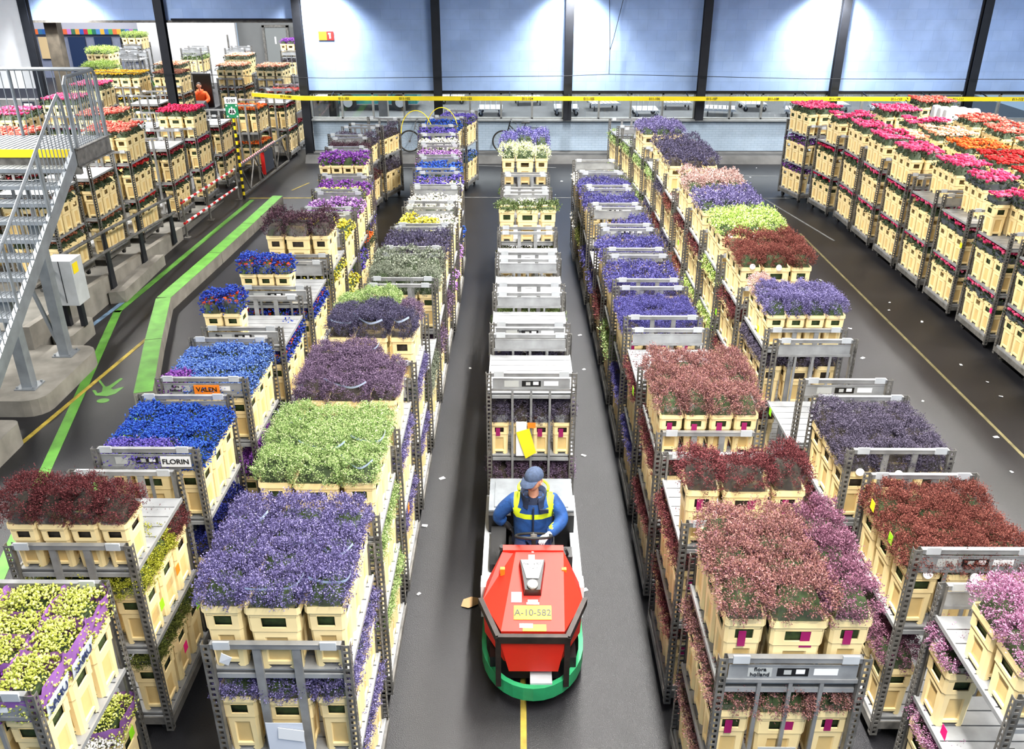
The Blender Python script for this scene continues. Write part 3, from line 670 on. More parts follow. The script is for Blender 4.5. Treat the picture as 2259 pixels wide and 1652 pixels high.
# ------------------------------------------------------------------ stand the buckets and bunches
FW = Vector((math.sin(-R(.441)), math.cos(R(.441)) * math.cos(R(25.9)), -math.sin(R(25.9))))
for r in REC: r['d'] = FW.dot(Vector((r['x'], r['y'], r['z'] - 6.3)))
REC.sort(key=lambda r: r['d'])
def inview(r):
    px = r['x'] / r['d'] * 1929; return abs(px) < 1180 and r['d'] > 3.4
nb = 0; nf = {}; tot = 0; far_b = []; far_f = []
STEMM = {}
for r in REC:
    W, D, H = BK[r['typ']]; w, bn, st, tones, sd, fh = FLOWERS[r['f']]
    seen = r['seen'] and inview(r)
    if seen and nb < 296:
        nb += 1; o = link('flower_bucket', ME['bucket_' + r['typ']], None, (r['x'], r['y'], r['z']), r['yaw'])
        tag(o, 'cream bucket, ' + r['where'], 'bucket', 'cream flower buckets')
    else: far_b.append(r)
    zr = r['z'] + H - .02
    if (r['top'] or seen) and inview(r) and nf.get(bn, 0) < 292:
        nf[bn] = nf.get(bn, 0) + 1; tot += 1
        var = tot % 3; far = r['d'] > 13 and st not in ('ro', 'mx', 'pk')
        o = link(bn, bunch_mesh(st, r['typ'], var, r['h'], far), None, (r['x'], r['y'], zr), r['yaw'] + (math.pi if tot % 2 else 0)); o.scale = (random.uniform(.97, 1.07), random.uniform(.97, 1.07), random.uniform(.86, 1.16))
        pm, sm = fmats(r['f'])
        for i, m in ((0, pm), (1, sm)): o.material_slots[i].link = 'OBJECT'; o.material_slots[i].material = m
        tag(o, '%s bunch, %s' % (w, r['where']), 'flowers', bn.replace('_', ' ') + 'es on the trolleys')
        if (r['seen'] and tot < 420) or r['d'] < 9:
            s = link('stems', stem_mesh(r['typ']), o); s.material_slots[0].link = 'OBJECT'; s.material_slots[0].material = sm
        kind = 'paper' if (r['lane'] == 'A' and r['f'] in ('ygrn', 'purp') and r['y'] < 5.6) else 'dark' if st == 'ro' and r['lane'] == 'F' else 'clear'
        if ((tot < 190 or kind != 'clear') and r['d'] < 17 or r['f'] in ('film', 'bluer')) and r['h'] > .1: link('sleeve', sleeve_mesh(r['typ'], kind, r['h'] * (1.25 if r['f'] in ('film', 'bluer') else 1), var), o)
        if r['lane'] == 'B' and r['d'] < 13.5 and r['f'] in ('mauve', 'dvio', 'lav', 'green') and r['top'] and (r['y'] < 9 and tot % 5 < 2 or (r['f'] == 'dvio' and r['seen'])):
            bnd = link('paper_band', band_mesh(r['typ'], r['h']), o); bnd.rotation_euler.z = -o.rotation_euler.z + random.uniform(-.6, .6)
    else: far_f.append(r)
def mat4(r, z): 
    c, s = math.cos(r['yaw']), math.sin(r['yaw']); return np.array([[c, s, 0], [-s, c, 0], [0, 0, 1]]), np.array([r['x'], r['y'], z])
# every bucket beyond the 296 that show largest: one mesh
Vs, Fs, Ms, off = [], [], [], 0
NB = {k: (np.array(m.v, float), np.array([f if len(f) == 4 else f + (f[-1],) for f in m.f]), np.array(m.m), np.array([len(f) for f in m.f])) for k, m in MBK.items()}
TRI = {}
for k, (v, f, mi, ln) in NB.items():
    t, tm = [], []
    for q, m_, n_ in zip(f, mi, ln):
        t.append(q[:3]); tm.append(m_)
        if n_ == 4: t.append((q[0], q[2], q[3])); tm.append(m_)
    TRI[k] = (v, np.array(t), np.array(tm))
for r in far_b:
    v, f, mi = TRI[r['typ']]; Rm, t = mat4(r, r['z']); Vs.append(v @ Rm + t); Fs.append(f + off); Ms.append(mi); off += len(v)
o = link('flower_bucket_mass', np_mesh('flower_bucket_mass', np.concatenate(Vs), np.concatenate(Fs), np.concatenate(Ms), [M_CREAM, M_CREAMD]))
tag(o, 'all the further cream buckets standing on the more distant trolleys', 'buckets', None, 'stuff')
codes = sorted({r['f'] for r in far_f}); slot = {}
mats = []
for c in codes:
    pm, sm = fmats(c); slot[c] = len(mats); mats += [pm, sm]
slotx = len(mats); mats.append(EXTRA)
Vs, Fs, Ms, off = [], [], [], 0
for i, r in enumerate(far_f):
    st = FLOWERS[r['f']][2]; far = r['d'] > 9 and st not in ('ro', 'mx', 'pk'); v, f, mi = bunch_np(st, r['typ'], i % 3, far, r['h'])
    Rm, t = mat4(r, r['z'] + BK[r['typ']][2] - .02); s = slot[r['f']]
    sv, sf = stems(*BK[r['typ']], 0)
    Vs += [v @ Rm + t, sv @ Rm + t]; Fs += [f + off, sf + off + len(v)]; Ms += [np.where(mi == 2, slotx, s + np.minimum(mi, 1)), np.full(len(sf), s + 1)]; off += len(v) + len(sv)
o = link('flower_bunch_mass', np_mesh('flower_bunch_mass', np.concatenate(Vs), np.concatenate(Fs), np.concatenate(Ms), mats))
tag(o, 'all the further flower bunches standing in the more distant buckets', 'flowers', None, 'stuff')
print('REC', len(REC), 'buckets', nb, 'bunches', tot, nf, 'far', len(far_b), len(far_f))
# ------------------------------------------------------------------ the hall
def brick_mat(name, c1, c2, mortar, w, h, msize, bump=.3, rough=.7):
    m = bpy.data.materials.new(name); m.use_nodes = True; nt = m.node_tree; b = nt.nodes['Principled BSDF']; b.inputs['Roughness'].default_value = rough
    tc = nt.nodes.new('ShaderNodeTexCoord'); mp = nt.nodes.new('ShaderNodeMapping'); mp.inputs['Rotation'].default_value = (R(90), 0, 0)
    br = nt.nodes.new('ShaderNodeTexBrick'); nt.links.new(tc.outputs['Object'], mp.inputs['Vector']); nt.links.new(mp.outputs['Vector'], br.inputs['Vector'])
    br.inputs['Scale'].default_value = 1; br.inputs['Brick Width'].default_value = w; br.inputs['Row Height'].default_value = h; br.inputs['Mortar Size'].default_value = msize
    br.inputs['Color1'].default_value = (*lin(c1), 1); br.inputs['Color2'].default_value = (*lin(c2), 1); br.inputs['Mortar'].default_value = (*lin(mortar), 1); br.inputs['Mortar Smooth'].default_value = .3
    n = nt.nodes.new('ShaderNodeTexNoise'); n.inputs['Scale'].default_value = .9; n.inputs['Detail'].default_value = 6; nt.links.new(tc.outputs['Object'], n.inputs['Vector'])
    rp = nt.nodes.new('ShaderNodeValToRGB'); rp.color_ramp.elements[0].position = .35; rp.color_ramp.elements[0].color = (.8, .8, .8, 1); rp.color_ramp.elements[1].position = .6
    nt.links.new(n.outputs['Fac'], rp.inputs['Fac']); mx = nt.nodes.new('ShaderNodeMixRGB'); mx.blend_type = 'MULTIPLY'; mx.inputs['Fac'].default_value = 1
    nt.links.new(br.outputs['Color'], mx.inputs[1]); nt.links.new(rp.outputs['Color'], mx.inputs[2]); nt.links.new(mx.outputs[0], b.inputs['Base Color'])
    bp = nt.nodes.new('ShaderNodeBump'); bp.inputs['Strength'].default_value = bump; bp.inputs['Distance'].default_value = .01; bp.invert = True
    nt.links.new(br.outputs['Fac'], bp.inputs['Height']); nt.links.new(bp.outputs['Normal'], b.inputs['Normal'])
    return m
M_BLOCK = brick_mat('painted_blockwork', (158, 188, 240), (165, 194, 243), (140, 168, 222), .62, .31, .004)
M_BRICK = brick_mat('painted_brick', (170, 188, 206), (165, 184, 203), (146, 165, 184), .22, .075, .006, .35)
def asphalt():
    m = bpy.data.materials.new('asphalt'); m.use_nodes = True; nt = m.node_tree; b = nt.nodes['Principled BSDF']
    tc = nt.nodes.new('ShaderNodeTexCoord'); n1 = nt.nodes.new('ShaderNodeTexNoise'); n2 = nt.nodes.new('ShaderNodeTexNoise'); n3 = nt.nodes.new('ShaderNodeTexVoronoi')
    n1.inputs['Scale'].default_value = 160; n1.inputs['Detail'].default_value = 3; n2.inputs['Scale'].default_value = .55; n2.inputs['Detail'].default_value = 7; n3.inputs['Scale'].default_value = 170
    for n in (n1, n2, n3): nt.links.new(tc.outputs['Object'], n.inputs['Vector'])
    r1 = nt.nodes.new('ShaderNodeValToRGB'); e = r1.color_ramp.elements; e[0].position = .3; e[1].position = .74; e[0].color = (*lin((12, 12, 15)), 1); e[1].color = (*lin((46, 46, 50)), 1)
    r2 = nt.nodes.new('ShaderNodeValToRGB'); e = r2.color_ramp.elements; e[0].position = .3; e[1].position = .75; e[0].color = (.55, .55, .56, 1); e[1].color = (1.2, 1.2, 1.2, 1)
    mx = nt.nodes.new('ShaderNodeMixRGB'); mx.blend_type = 'MULTIPLY'; mx.inputs['Fac'].default_value = 1
    nt.links.new(n1.outputs['Fac'], r1.inputs['Fac']); nt.links.new(n2.outputs['Fac'], r2.inputs['Fac']); nt.links.new(r1.outputs['Color'], mx.inputs[1]); nt.links.new(r2.outputs['Color'], mx.inputs[2])
    nt.links.new(mx.outputs[0], b.inputs['Base Color']); b.inputs['Roughness'].default_value = .36
    bp = nt.nodes.new('ShaderNodeBump'); bp.inputs['Strength'].default_value = .35; bp.inputs['Distance'].default_value = .006
    nt.links.new(n3.outputs['Distance'], bp.inputs['Height']); nt.links.new(bp.outputs['Normal'], b.inputs['Normal']); MATS['asphalt'] = m
    return m
M_ASPH = asphalt()
def sbox(name, x0, x1, y0, y1, z0, z1, m): 
    b = MB(); b.box(x0, x1, y0, y1, z0, z1); return struct(b.build(name, m))
sbox('floor', -32, 22, -4, 56, -.2, 0, M_ASPH)
sbox('ceiling', -32, 22, -4, 56, 9.2, 9.4, mat('ceiling_grey', (190, 194, 200), .8))
M_WHITEW = mat('white_wall', (200, 200, 202), .7, var=.05, scale=1)
WY = 29.5
sbox('wall_back', -6.95, 20, WY, WY + .25, 2.2, 9.2, M_BLOCK)
sbox('wall_back_above_opening', -15.5, -6.95, WY, WY + .25, 4.31, 9.2, M_BLOCK)
sbox('wall_back_left', -24, -15.5, WY, WY + .25, 2.25, 9.2, mat('white_blockwork', (236, 240, 246), .7, var=.06, scale=2))
sbox('wall_back_left_lower', -24, -15.4, WY, WY + .25, 0, 1.9, mat('grey_lower_wall', (150, 150, 150), .7, var=.3, scale=3))
sbox('wall_back_lower', -6.8, 20, WY, WY + .25, .28, 1.25, M_BRICK)
sbox('trim_1', -6.95, 20, WY - .04, WY + .02, 2.12, 2.2, M_BLACK)
sbox('trim_2', -6.8, 20, WY - .12, WY + .25, 1.25, 1.31, mat('grey_sill', (150, 154, 156), .6, var=.15, scale=5))
sbox('trim_3', -15.5, -6.95, WY - .06, WY + .28, 4.24, 4.31, M_STEEL)
b = MB(); b.hexa([(-7, 28.75, 0), (20, 28.75, 0), (20, 29.75, 0), (-7, 29.75, 0), (-7, 28.95, .22), (20, 28.95, .22), (20, 29.75, .28), (-7, 29.75, .28)]); struct(b.build('trim_4', mat('kerb_concrete', (96, 96, 95), .85, var=.35, scale=2, bump=.2)))
# steel columns (I sections)
for i, (x, z0) in enumerate(((-15.4, 0), (-11.2, 0), (-6.92, 0), (-2.61, 1.31), (1.57, 1.31), (5.85, 1.31), (10.1, 1.31), (14.45, 1.31))):
    b = MB(); y = WY - .3
    for yy in (y, y + .2): b.box(x - .13, x + .13, yy, yy + .02, z0, 9.2)
    b.box(x - .012, x + .012, y + .02, y + .2, z0, 9.2)
    o = b.build('steel_column', M_DSTEEL); tag(o, ['dark steel column left of the open bays', 'dark steel column standing free between the two open bays', 'dark steel column right of the open bays by the fire sign', 'dark steel column above the second bay of windows', 'dark steel column behind the tractor train', 'dark steel column right of the violet lane end', 'dark steel column above the end of the rose lane', 'rightmost dark steel column above the coral roses'][i], 'column', None)
# windows between the columns: frames with panes, the lower hall beyond
edges = [-6.8, -2.74, 1.44, 5.72, 9.97, 14.32, 19]
M_FRAME = mat('window_frame_grey', (148, 150, 148), .5, .3, var=.15)
for i in range(6):
    x0, x1 = edges[i] + (.13 if i else 0), edges[i + 1]; n = 4; r = empty('window_%d' % (i + 1), (0, 0, 0)); struct(r); b = MB()
    for k in range(n + 1):
        x = x0 + (x1 - x0) * k / n; b.box(x - .03, x + .03, WY - .02, WY + .1, 1.31, 2.12)
    b.box(x0, x1, WY - .02, WY + .1, 2.08, 2.12); b.box(x0, x1, WY - .02, WY + .1, 1.31, 1.35)
    b.build('window_frame', M_FRAME, r)
    for k in range(n):
        xa, xb = x0 + (x1 - x0) * k / n + .03, x0 + (x1 - x0) * (k + 1) / n - .03; b = MB(); b.box(xa, xb, WY + .03, WY + .036, 1.35, 2.08); b.build('pane', M_GLASS, r)
# the long yellow lane-number beam
r = empty('lane_number_beam', (0, 28.9, 0)); tag(r, 'long yellow beam with lane numbers running before the back wall', 'beam')
b = MB(); b.box(-6.9, 20, -.06, .06, 1.98, 2.1); b.hexa([(-8.5, -.06, 2.1), (-6.9, -.06, 1.98), (-6.9, .06, 1.98), (-8.5, .06, 2.1), (-8.5, -.06, 2.21), (-6.9, -.06, 2.1), (-6.9, .06, 2.1), (-8.5, .06, 2.21)])
b.build('beam', M_YELL, r)
for i, px in enumerate((632, 760, 894, 1030, 1165, 1300, 1444, 1570, 1705, 1840, 1975, 2110, 2240)):
    x = (px - 1146) / 1929 * 27.85; t = text('011-%d' % (100 + i), .105, (x, -.064, 2.04 if i else 2.1), (R(90), R(4) if not i else 0, 0), M_BLACK, r)
for i in range(14):
    x = -6 + i * 1.9
    b = MB(); b.bar((x, 28.95, 2.08), (x, WY - .02, 2.16), .03, .03); b.build('bracket', M_DSTEEL, r).location = (0, -28.9, 0)
# fire sign and cables on the wall
r = empty('fire_extinguisher_sign', (-6.1, WY - .03, 3.86)); tag(r, 'small orange and red fire extinguisher sign on the blockwork', 'sign')
b = MB(); b.box(-.24, .02, -.01, .01, -.13, .13); b.build('orange_panel', M_ORANGE, r)
b = MB(); b.box(.02, .24, -.01, .01, -.13, .13); b.build('red_panel', M_REDS, r)
b = MB(); b.box(.1, .15, -.014, -.01, -.08, .05); b.box(.07, .15, -.014, -.01, .05, .08); b.build('pictogram', M_WHITE, r)
def cable(pts, lab, r=.012):
    b = MB(); b.tube(pts, r, 5); tag(b.build('cable', M_DSTEEL), lab, 'cable')
cable([(2.75, 29.2, 5.2), (2.85, 29.2, 3.6), (2.86, 29.2, 2.75)], 'thin wire hanging down before the block wall', .01)
cable([(3.25, 29.2, 5.2), (2.95, 29.2, 3.8), (2.85, 29.2, 3.45)], 'thin slanting wire meeting the hanging wire', .01)
cable([(-15, 29.12, 2.85), (-6, 29.12, 2.62), (1.5, 29.12, 2.7), (2.86, 29.12, 2.75), (9, 29.12, 2.62), (20, 29.12, 2.6)], 'long thin wire strung along the back wall', .01)
cable([(-10.9, 29.38, 4.34), (-7.1, 29.38, 4.34)], 'grey conduit above the right-hand open bay', .03)
# second hall beyond the openings
sbox('wall_hall_white', -19.6, -14.6, 48, 48.3, 0, 6, M_WHITEW)
sbox('wall_hall_grey', -14.6, -9, 48.4, 48.7, 0, 6, mat('grey_hall_wall', (104, 106, 106), .6, var=.1, scale=1))
sbox('wall_hall_far', -32, -19.6, 50, 50.3, 0, 6, mat('kiosk_blue_grey', (124, 130, 152), .7, var=.1))
sbox('wall_far', -9, 22, 55, 55.3, 0, 9, mat('far_grey', (150, 152, 155), .7))
r = empty('kiosk_front', (0, 49.9, 0)); tag(r, 'kiosk front with a strip of coloured tiles and dark doors', 'kiosk')
b = MB(); b.box(-27, -19.7, -.12, .1, 2.5, 5); b.build('fascia', mat('lilac_white', (178, 178, 190), .6), r)
tiles = [(230, 110, 50), (50, 110, 150), (45, 90, 160), (40, 110, 90), (190, 40, 60), (120, 190, 50), (200, 170, 60), (220, 100, 60), (190, 120, 190), (60, 110, 80), (230, 150, 60), (50, 90, 170), (190, 40, 60), (110, 190, 60), (40, 110, 90), (80, 130, 190), (230, 170, 60), (60, 110, 180), (80, 160, 90), (220, 110, 60), (220, 170, 60), (50, 110, 100), (80, 120, 190), (180, 110, 180), (80, 150, 110), (100, 130, 200), (190, 40, 60)]
for i, c in enumerate(tiles):
    x = -25.9 + i * .222; b = MB(); b.box(x, x + .222, -.14, -.1, 2.24, 2.5); b.build('tile', mat('tile_%d_%d_%d' % c, c, .5), r)
for x0, x1, z0, z1, nm, c in ((-25.8, -25.2, 1.0, 2.1, 'notice_board', (214, 186, 140)), (-24.2, -23.3, 0, 2.1, 'door', (28, 44, 78)), (-22.8, -21.9, 0, 2.1, 'door', (28, 40, 70)), (-21.4, -20.2, .9, 2.05, 'kiosk_window', (18, 20, 24))):
    b = MB(); b.box(x0, x1, -.06, .02, z0, z1); b.build(nm, mat('kiosk_%d' % c[0] + nm, c, .4), r)
sbox('floor_hall', -8, 20, 31, 54.9, .0, .004, mat('pale_hall_floor', (84, 86, 88), .5, var=.15, scale=2))
b = MB(); b.box(-15.15, -14.75, 29.8, 30.15, 0, 6); tag(b.build('concrete_pillar', mat('dark_concrete', (78, 72, 62), .85, var=.4, scale=4)), 'dark brown concrete pillar behind the left steel column', 'pillar')
b = MB(); b.box(-14.95, -14.88, 47.6, 47.67, .0, 2.4); tag(b.build('steel_pole', M_STEEL), 'thin steel pole before the grey hall wall', 'pole')
r = empty('hall_door', (-12.6, 48.35, 0)); tag(r, 'grey metal door in the far hall wall', 'door')
b = MB(); b.box(-.55, .55, -.05, .05, 0, 2.7); b.build('door_leaf', mat('door_grey', (118, 122, 122), .5), r)
b = MB(); 
for s in (-1, 1): b.box(s * .62 - .06, s * .62 + .06, -.08, .06, 0, 2.8)
b.box(-.68, .68, -.08, .06, 2.7, 2.82); b.build('door_frame', M_STEEL, r)
b = MB(); b.box(-.08, .0, -.06, -.05, 1.9, 2.25); b.build('door_mark', M_WHITE, r)
b = MB(); b.box(-11.6, -10.8, 48.2, 48.3, 1.0, 2.8); tag(b.build('banner', mat('banner_plum', (74, 52, 66), .6)), 'dark plum banner hanging right of the grey hall door', 'banner')
# wall with the big number two at the left edge
r = empty('bay_sign', (-15.85, 29.1, 1.5)); tag(r, 'dark sign with a white field and black numeral two', 'sign')
b = MB(); b.box(-.2, .2, -.02, .02, -.6, .4); b.build('panel', mat('sign_slate', (52, 56, 66), .5), r)
b = MB(); b.box(-.13, .13, -.03, -.02, -.12, .34); b.build('number_field', M_WHITE, r)
text('2', .4, (0, -.034, .11), (R(90), 0, 0), M_BLACK, r)
b = MB(); b.box(-18, -16.2, 28.8, 29.4, .5, 1.6); tag(b.build('black_cabinet', M_BLACK), 'large black cabinet under the white block wall', 'cabinet')

# ------------------------------------------------------------------ floor paint
tn = [4]
def paint(pts, m, z=.004, name=None):
    tn[0] += 1; b = MB(); b.prism(pts, .0, z); o = b.build('trim_%d' % tn[0], m); o['kind'] = 'structure'; return o
def stripe(p, q, w, m, z=.004):
    p, q = Vector(p), Vector(q); d = (q - p).normalized(); n = Vector((-d.y, d.x)) * w / 2
    paint([tuple(p - n), tuple(q - n), tuple(q + n), tuple(p + n)], m, z)
stripe((-7.46, 24.1), (-7.76, 15.66), .13, M_GREEN); stripe((-7.77, 15.75), (-6.24, 9.5), .15, M_GREEN); stripe((-6.26, 9.6), (-5.2, 5.4), .15, M_GREEN)
stripe((-6.62, 15.1), (-7.3, 8), .07, M_YLINE, .006); stripe((-7.6, 24.3), (-5.2, 24.35), .06, M_YLINE)
stripe((-5.75, 12.1), (-5.1, 7.4), .3, M_GREEN); stripe((-7.86, 16.2), (-7.98, 14.6), .09, mat('worn_blue_paint', (120, 150, 180), .7, var=.5, scale=6))
stripe((.06, 8.6), (.06, 3.5), .055, M_YLINE); stripe((6.95, 21), (7.01, 6), .05, mat('faded_yellow_paint', (112, 104, 70), .7, var=.4, scale=5)); stripe((-9.0, 19.5), (-8.3, 28.6), .07, M_YLINE, .65) if False else None
stripe((-5, 24.45), (8, 24.4), .05, M_WLINE); stripe((-5, 28.1), (-1.9, 28.3), .05, M_WLINE); stripe((-1.4, 28.5), (1.2, 28.2), .05, M_WLINE); stripe((2.0, 27.3), (8, 27.1), .04, M_WLINE); stripe((-1.9, 17), (-2.4, 24), .05, M_WLINE); stripe((6.9, 24.4), (7.6, 20.4), .05, M_WLINE)
for p in ((-6.6, 25.2), (-6.1, 26.4), (-5.9, 24.9), (-5.5, 26.0)): stripe(p, (p[0] + .3, p[1] + .9), .05, M_YLINE)
paint([(-6.77, 12.34), (-6.64, 12.17), (-6.45, 12.14), (-6.35, 12.23), (-6.31, 12.46), (-6.35, 12.45), (-6.44, 12.37), (-6.5, 12.41), (-6.45, 12.76), (-6.5, 12.79), (-6.57, 12.5), (-6.61, 12.47), (-6.8, 12.71), (-6.84, 12.71), (-6.65, 12.46), (-6.59, 12.28), (-6.64, 12.24), (-6.72, 12.35)][::-1], M_GREEN)
paint([(-6.445 + .095 * math.cos(a * math.pi / 8), 11.99 + .075 * math.sin(a * math.pi / 8)) for a in range(16)], M_GREEN)
# kerb blocks with green tops
KP = [(-6.59, 23.6), (-6.66, 20.9), (-6.74, 18.6), (-6.86, 15.8), (-6.3, 13.8), (-5.7, 11.8)]
for i in range(5):
    p, q = Vector(KP[i]), Vector(KP[i + 1]); d = (q - p).normalized(); n = Vector((-d.y, d.x)) * .14; p2 = p + d * .012; q2 = q - d * (.012 if i < 4 else 0)
    b = MB(); b.prism([tuple(p2 - n), tuple(q2 - n), tuple(q2 + n), tuple(p2 + n)], 0, .25); r = b.build('kerb_block', M_CONC)
    tag(r, 'concrete kerb block with green painted top, ' + ['farthest, under the striped pole', 'second from the far end', 'third from the far end', 'first past the bend towards camera', 'nearest, beside the walking-man mark'][i], 'kerb', None)
    b = MB(); b.prism([tuple(p2 - n * .98), tuple(q2 - n * .98), tuple(q2 + n * .98), tuple(p2 + n * .98)], .25, .254); b.build('green_top', M_GREEN, r)
# ramp with its low retaining wall
b = MB(); b.hexa([(-16, 13.3, 0), (-8.22, 13.3, 0), (-8.22, 24, 0), (-16, 24, 0), (-16, 13.3, .62), (-8.22, 13.3, .62), (-8.22, 24, .006), (-16, 24, .006)]); struct(b.build('floor_ramp', mat('ramp_concrete', (112, 110, 104), .8, var=.3, scale=3)))
b = MB(); b.hexa([(-8.22, 13.3, 0), (-8.1, 13.3, 0), (-8.1, 20.4, 0), (-8.22, 20.4, 0), (-8.22, 13.3, .68), (-8.1, 13.3, .68), (-8.1, 20.4, .3), (-8.22, 20.4, .3)]); struct(b.build('wall_ramp', M_CONC))
def block(name, pts, h, lab, m=M_CONC):
    b = MB(); b.prism(pts, 0, h); tag(b.build(name, m), lab, 'block')
def rrect(x0, x1, y0, y1, r=.15):
    out = []
    for cx, cy, a0 in ((x1 - r, y0 + r, -90), (x1 - r, y1 - r, 0), (x0 + r, y1 - r, 90), (x0 + r, y0 + r, 180)):
        out += [(cx + r * math.cos(R(a0 + k * 22.5)), cy + r * math.sin(R(a0 + k * 22.5))) for k in range(5)]
    return out
block('concrete_plinth', rrect(-8.6, -7.08, 11.45, 13.5, .3), .27, 'pale rounded concrete plinth under the two stair posts')
block('concrete_plinth', rrect(-8.07, -7.7, 13.75, 14.7, .12), .3, 'small rounded concrete plinth below the electrical cabinet')
block('concrete_block', [(-8.06, 16.1), (-7.78, 16.2), (-7.84, 18.5), (-8.06, 18.45)], .24, 'long rough concrete beam lying beside the low ramp wall')
block('concrete_block', rrect(-7.7, -7.0, 9.75, 10.75, .12), .34, 'grey weathered concrete block at the edge of the green line')
# railing on the ramp wall
r = empty('ramp_railing', (-8.05, 0, 0)); tag(r, 'dark two-bar railing bolted to the low ramp wall', 'railing')
for y in (14.2, 16.4, 18.0, 19.75):
    b = MB(); zt = 1.5 - (y - 14.4) * .058; b.hexa([(-.03, y - .11, .1), (.01, y - .11, .1), (.01, y + .11, .1), (-.03, y + .11, .1), (-.03, y - .035, zt), (.01, y - .035, zt), (.01, y + .035, zt), (-.03, y + .035, zt)]); b.build('railing_post', M_DSTEEL, r)
for nm, dz in (('top_rail', 0), ('middle_rail', -.38)):
    b = MB(); b.tube([(0.03, 13.8, 1.52 + dz), (.03, 16.4, 1.40 + dz), (.03, 19.9, 1.18 + dz)], .032, 8); b.build(nm, M_STEEL, r)
# red and white barrier
r = empty('barrier_fence', (0, 0, 0)); tag(r, 'red and white striped two-bar barrier between ramp and lane', 'barrier')
for y, x in ((20.55, -8.06), (22.1, -7.98), (24.15, -7.84)):
    b = MB(); b.tube([(x, y, 0), (x, y, .95)], .03, 8); b.box(x - .08, x + .08, y - .08, y + .08, 0, .012); b.build('barrier_post', M_STEEL, r)
for z in (.86, .36):
    k = 20; m = MB()
    for i in range(k):
        t0, t1 = i / k, (i + 1) / k; P = lambda t: (-8.06 + .22 * t, 20.5 + 3.6 * t, z)
        m.tube([P(t0), P(t1)], .03, 8, i % 2)
    m.build('striped_bar', [M_REDS, M_WHITE], r)
# gate with lattice
r = empty('lattice_gate', (0, 0, 0)); tag(r, 'grey lattice gate with red-white top rail towards the wall', 'gate')
G = lambda t, z: (-7.76 + .2 * t, 24.35 + 4.5 * t, z)
b = MB(); b.bar(G(0, .08), G(1, .08), .05); b.bar(G(0, .9), G(1, .9), .05)
for t in (0, .35, .7, 1): b.bar(G(t, .05), G(t, .92), .05)
for i in range(7):
    a, c = i / 7, (i + 1) / 7; b.bar(G(a, .08 if i % 2 else .9), G(c, .9 if i % 2 else .08), .028)
b.build('gate_frame', M_STEEL, r)
b = MB()
for i in range(40): b.tube([G(i / 40 * .72, .94), G((i + 1) / 40 * .72, .94)], .03, 6, i % 2)
b.build('striped_rail', [M_REDS, M_WHITE], r)
b = MB(); b.bar(G(.44, .2), G(.44, .86), .11, .03, 1); b.hexa([G(.46, .22), G(.64, .22), tuple(Vector(G(.64, .22)) + Vector((.03, 0, 0))), tuple(Vector(G(.46, .22)) + Vector((.03, 0, 0))), G(.46, .84), G(.64, .84), tuple(Vector(G(.64, .84)) + Vector((.03, 0, 0))), tuple(Vector(G(.46, .84)) + Vector((.03, 0, 0)))]); b.build('notice_panel', [mat('sign_slate', (52, 56, 66), .5), M_REDS], r)
# striped pole with assembly point sign
r = empty('assembly_point_sign', (-7.72, 24.25, 0)); tag(r, 'green assembly point sign on a yellow-black striped pole', 'sign')
b = MB()
for i in range(24): b.tube([(0, 0, i * .1), (0, 0, i * .1 + .1)], .036, 8, i % 2)
b.build('pole', [M_BLACK, M_YELL], r)
b = MB(); b.box(-.17, .17, -.05, -.035, 2.22, 2.58); b.build('sign_panel', mat('sign_green', (20, 128, 84), .5), r)
b = MB(); b.box(-.17, .17, -.05, -.035, 2.585, 2.76); b.build('number_panel', M_WHITE, r); text('0197', .12, (0, -.053, 2.66), (R(90), 0, 0), M_DSTEEL, r)
b = MB()
for x, z, s in ((0, 2.42, .05), (-.06, 2.38, .045), (.06, 2.38, .045), (-.03, 2.35, .045), (.03, 2.35, .045)):
    b.tube([(x, -.054, z), (x, -.05, z)], s, 12); b.tube([(x, -.054, z + s + .02), (x, -.05, z + s + .02)], .022, 10)
for sx in (-1, 1):
    for z in (2.26, 2.54): b.prism([(sx * .15, 0), (sx * .1, 0), (sx * .1, .001)], 0, .001); b.box(sx * .13 - .02, sx * .13 + .02, -.053, -.05, z - .02, z + .02)
b.build('pictogram', M_WHITE, r)

# ------------------------------------------------------------------ galvanised stair and platform
r = empty('steel_stair', (0, 0, 0)); tag(r, 'galvanised steel stair with grating treads climbing to a railed platform', 'stair')
XR, XL, PZ = -7.14, -9.2, 3.4; Y0, Y1 = 9.3, 14.2; SL = (PZ - .05) / (Y1 - Y0)
zst = lambda y: .05 + (y - Y0) * SL
for nm, x in (('stringer', XR), ('stringer', XL)):
    b = MB(); 
    for dx0, dx1, a, c in ((-.006, .006, -.13, .13), (-.06, 0, .11, .125), (-.06, 0, -.125, -.11)): 
        b.hexa([(x + dx0, Y0, zst(Y0) + a), (x + dx1, Y0, zst(Y0) + a), (x + dx1, Y1, PZ + a - .06), (x + dx0, Y1, PZ + a - .06), (x + dx0, Y0, zst(Y0) + c), (x + dx1, Y0, zst(Y0) + c), (x + dx1, Y1, PZ + c - .06), (x + dx0, Y1, PZ + c - .06)])
    b.build(nm, M_GALV, r)
for i in range(17):
    y = Y0 + .1 + i * .29; z = zst(y) + .1
    if y > Y1 - .2: break
    b = MB(); b.box(XL, XR - .01, y, y + .27, z - .03, z, 0); b.box(XL, XR - .01, y - .012, y, z - .06, z + .003, 1)
    for k in range(1, 22): xx = XL + (XR - XL) * k / 22; b.box(xx - .006, xx + .006, y, y + .27, z, z + .006, 1)
    b.build('tread', [M_TREAD, M_GALV], r)
b = MB(); b.box(-13, XR, Y1, 15.42, PZ - .03, PZ)
for k in range(60): xx = -13 + (XR + 13) * k / 60; b.box(xx, xx + .012, Y1, 15.42, PZ, PZ + .008, 1)
b.build('platform_grating', [M_TREAD, M_GALV], r)
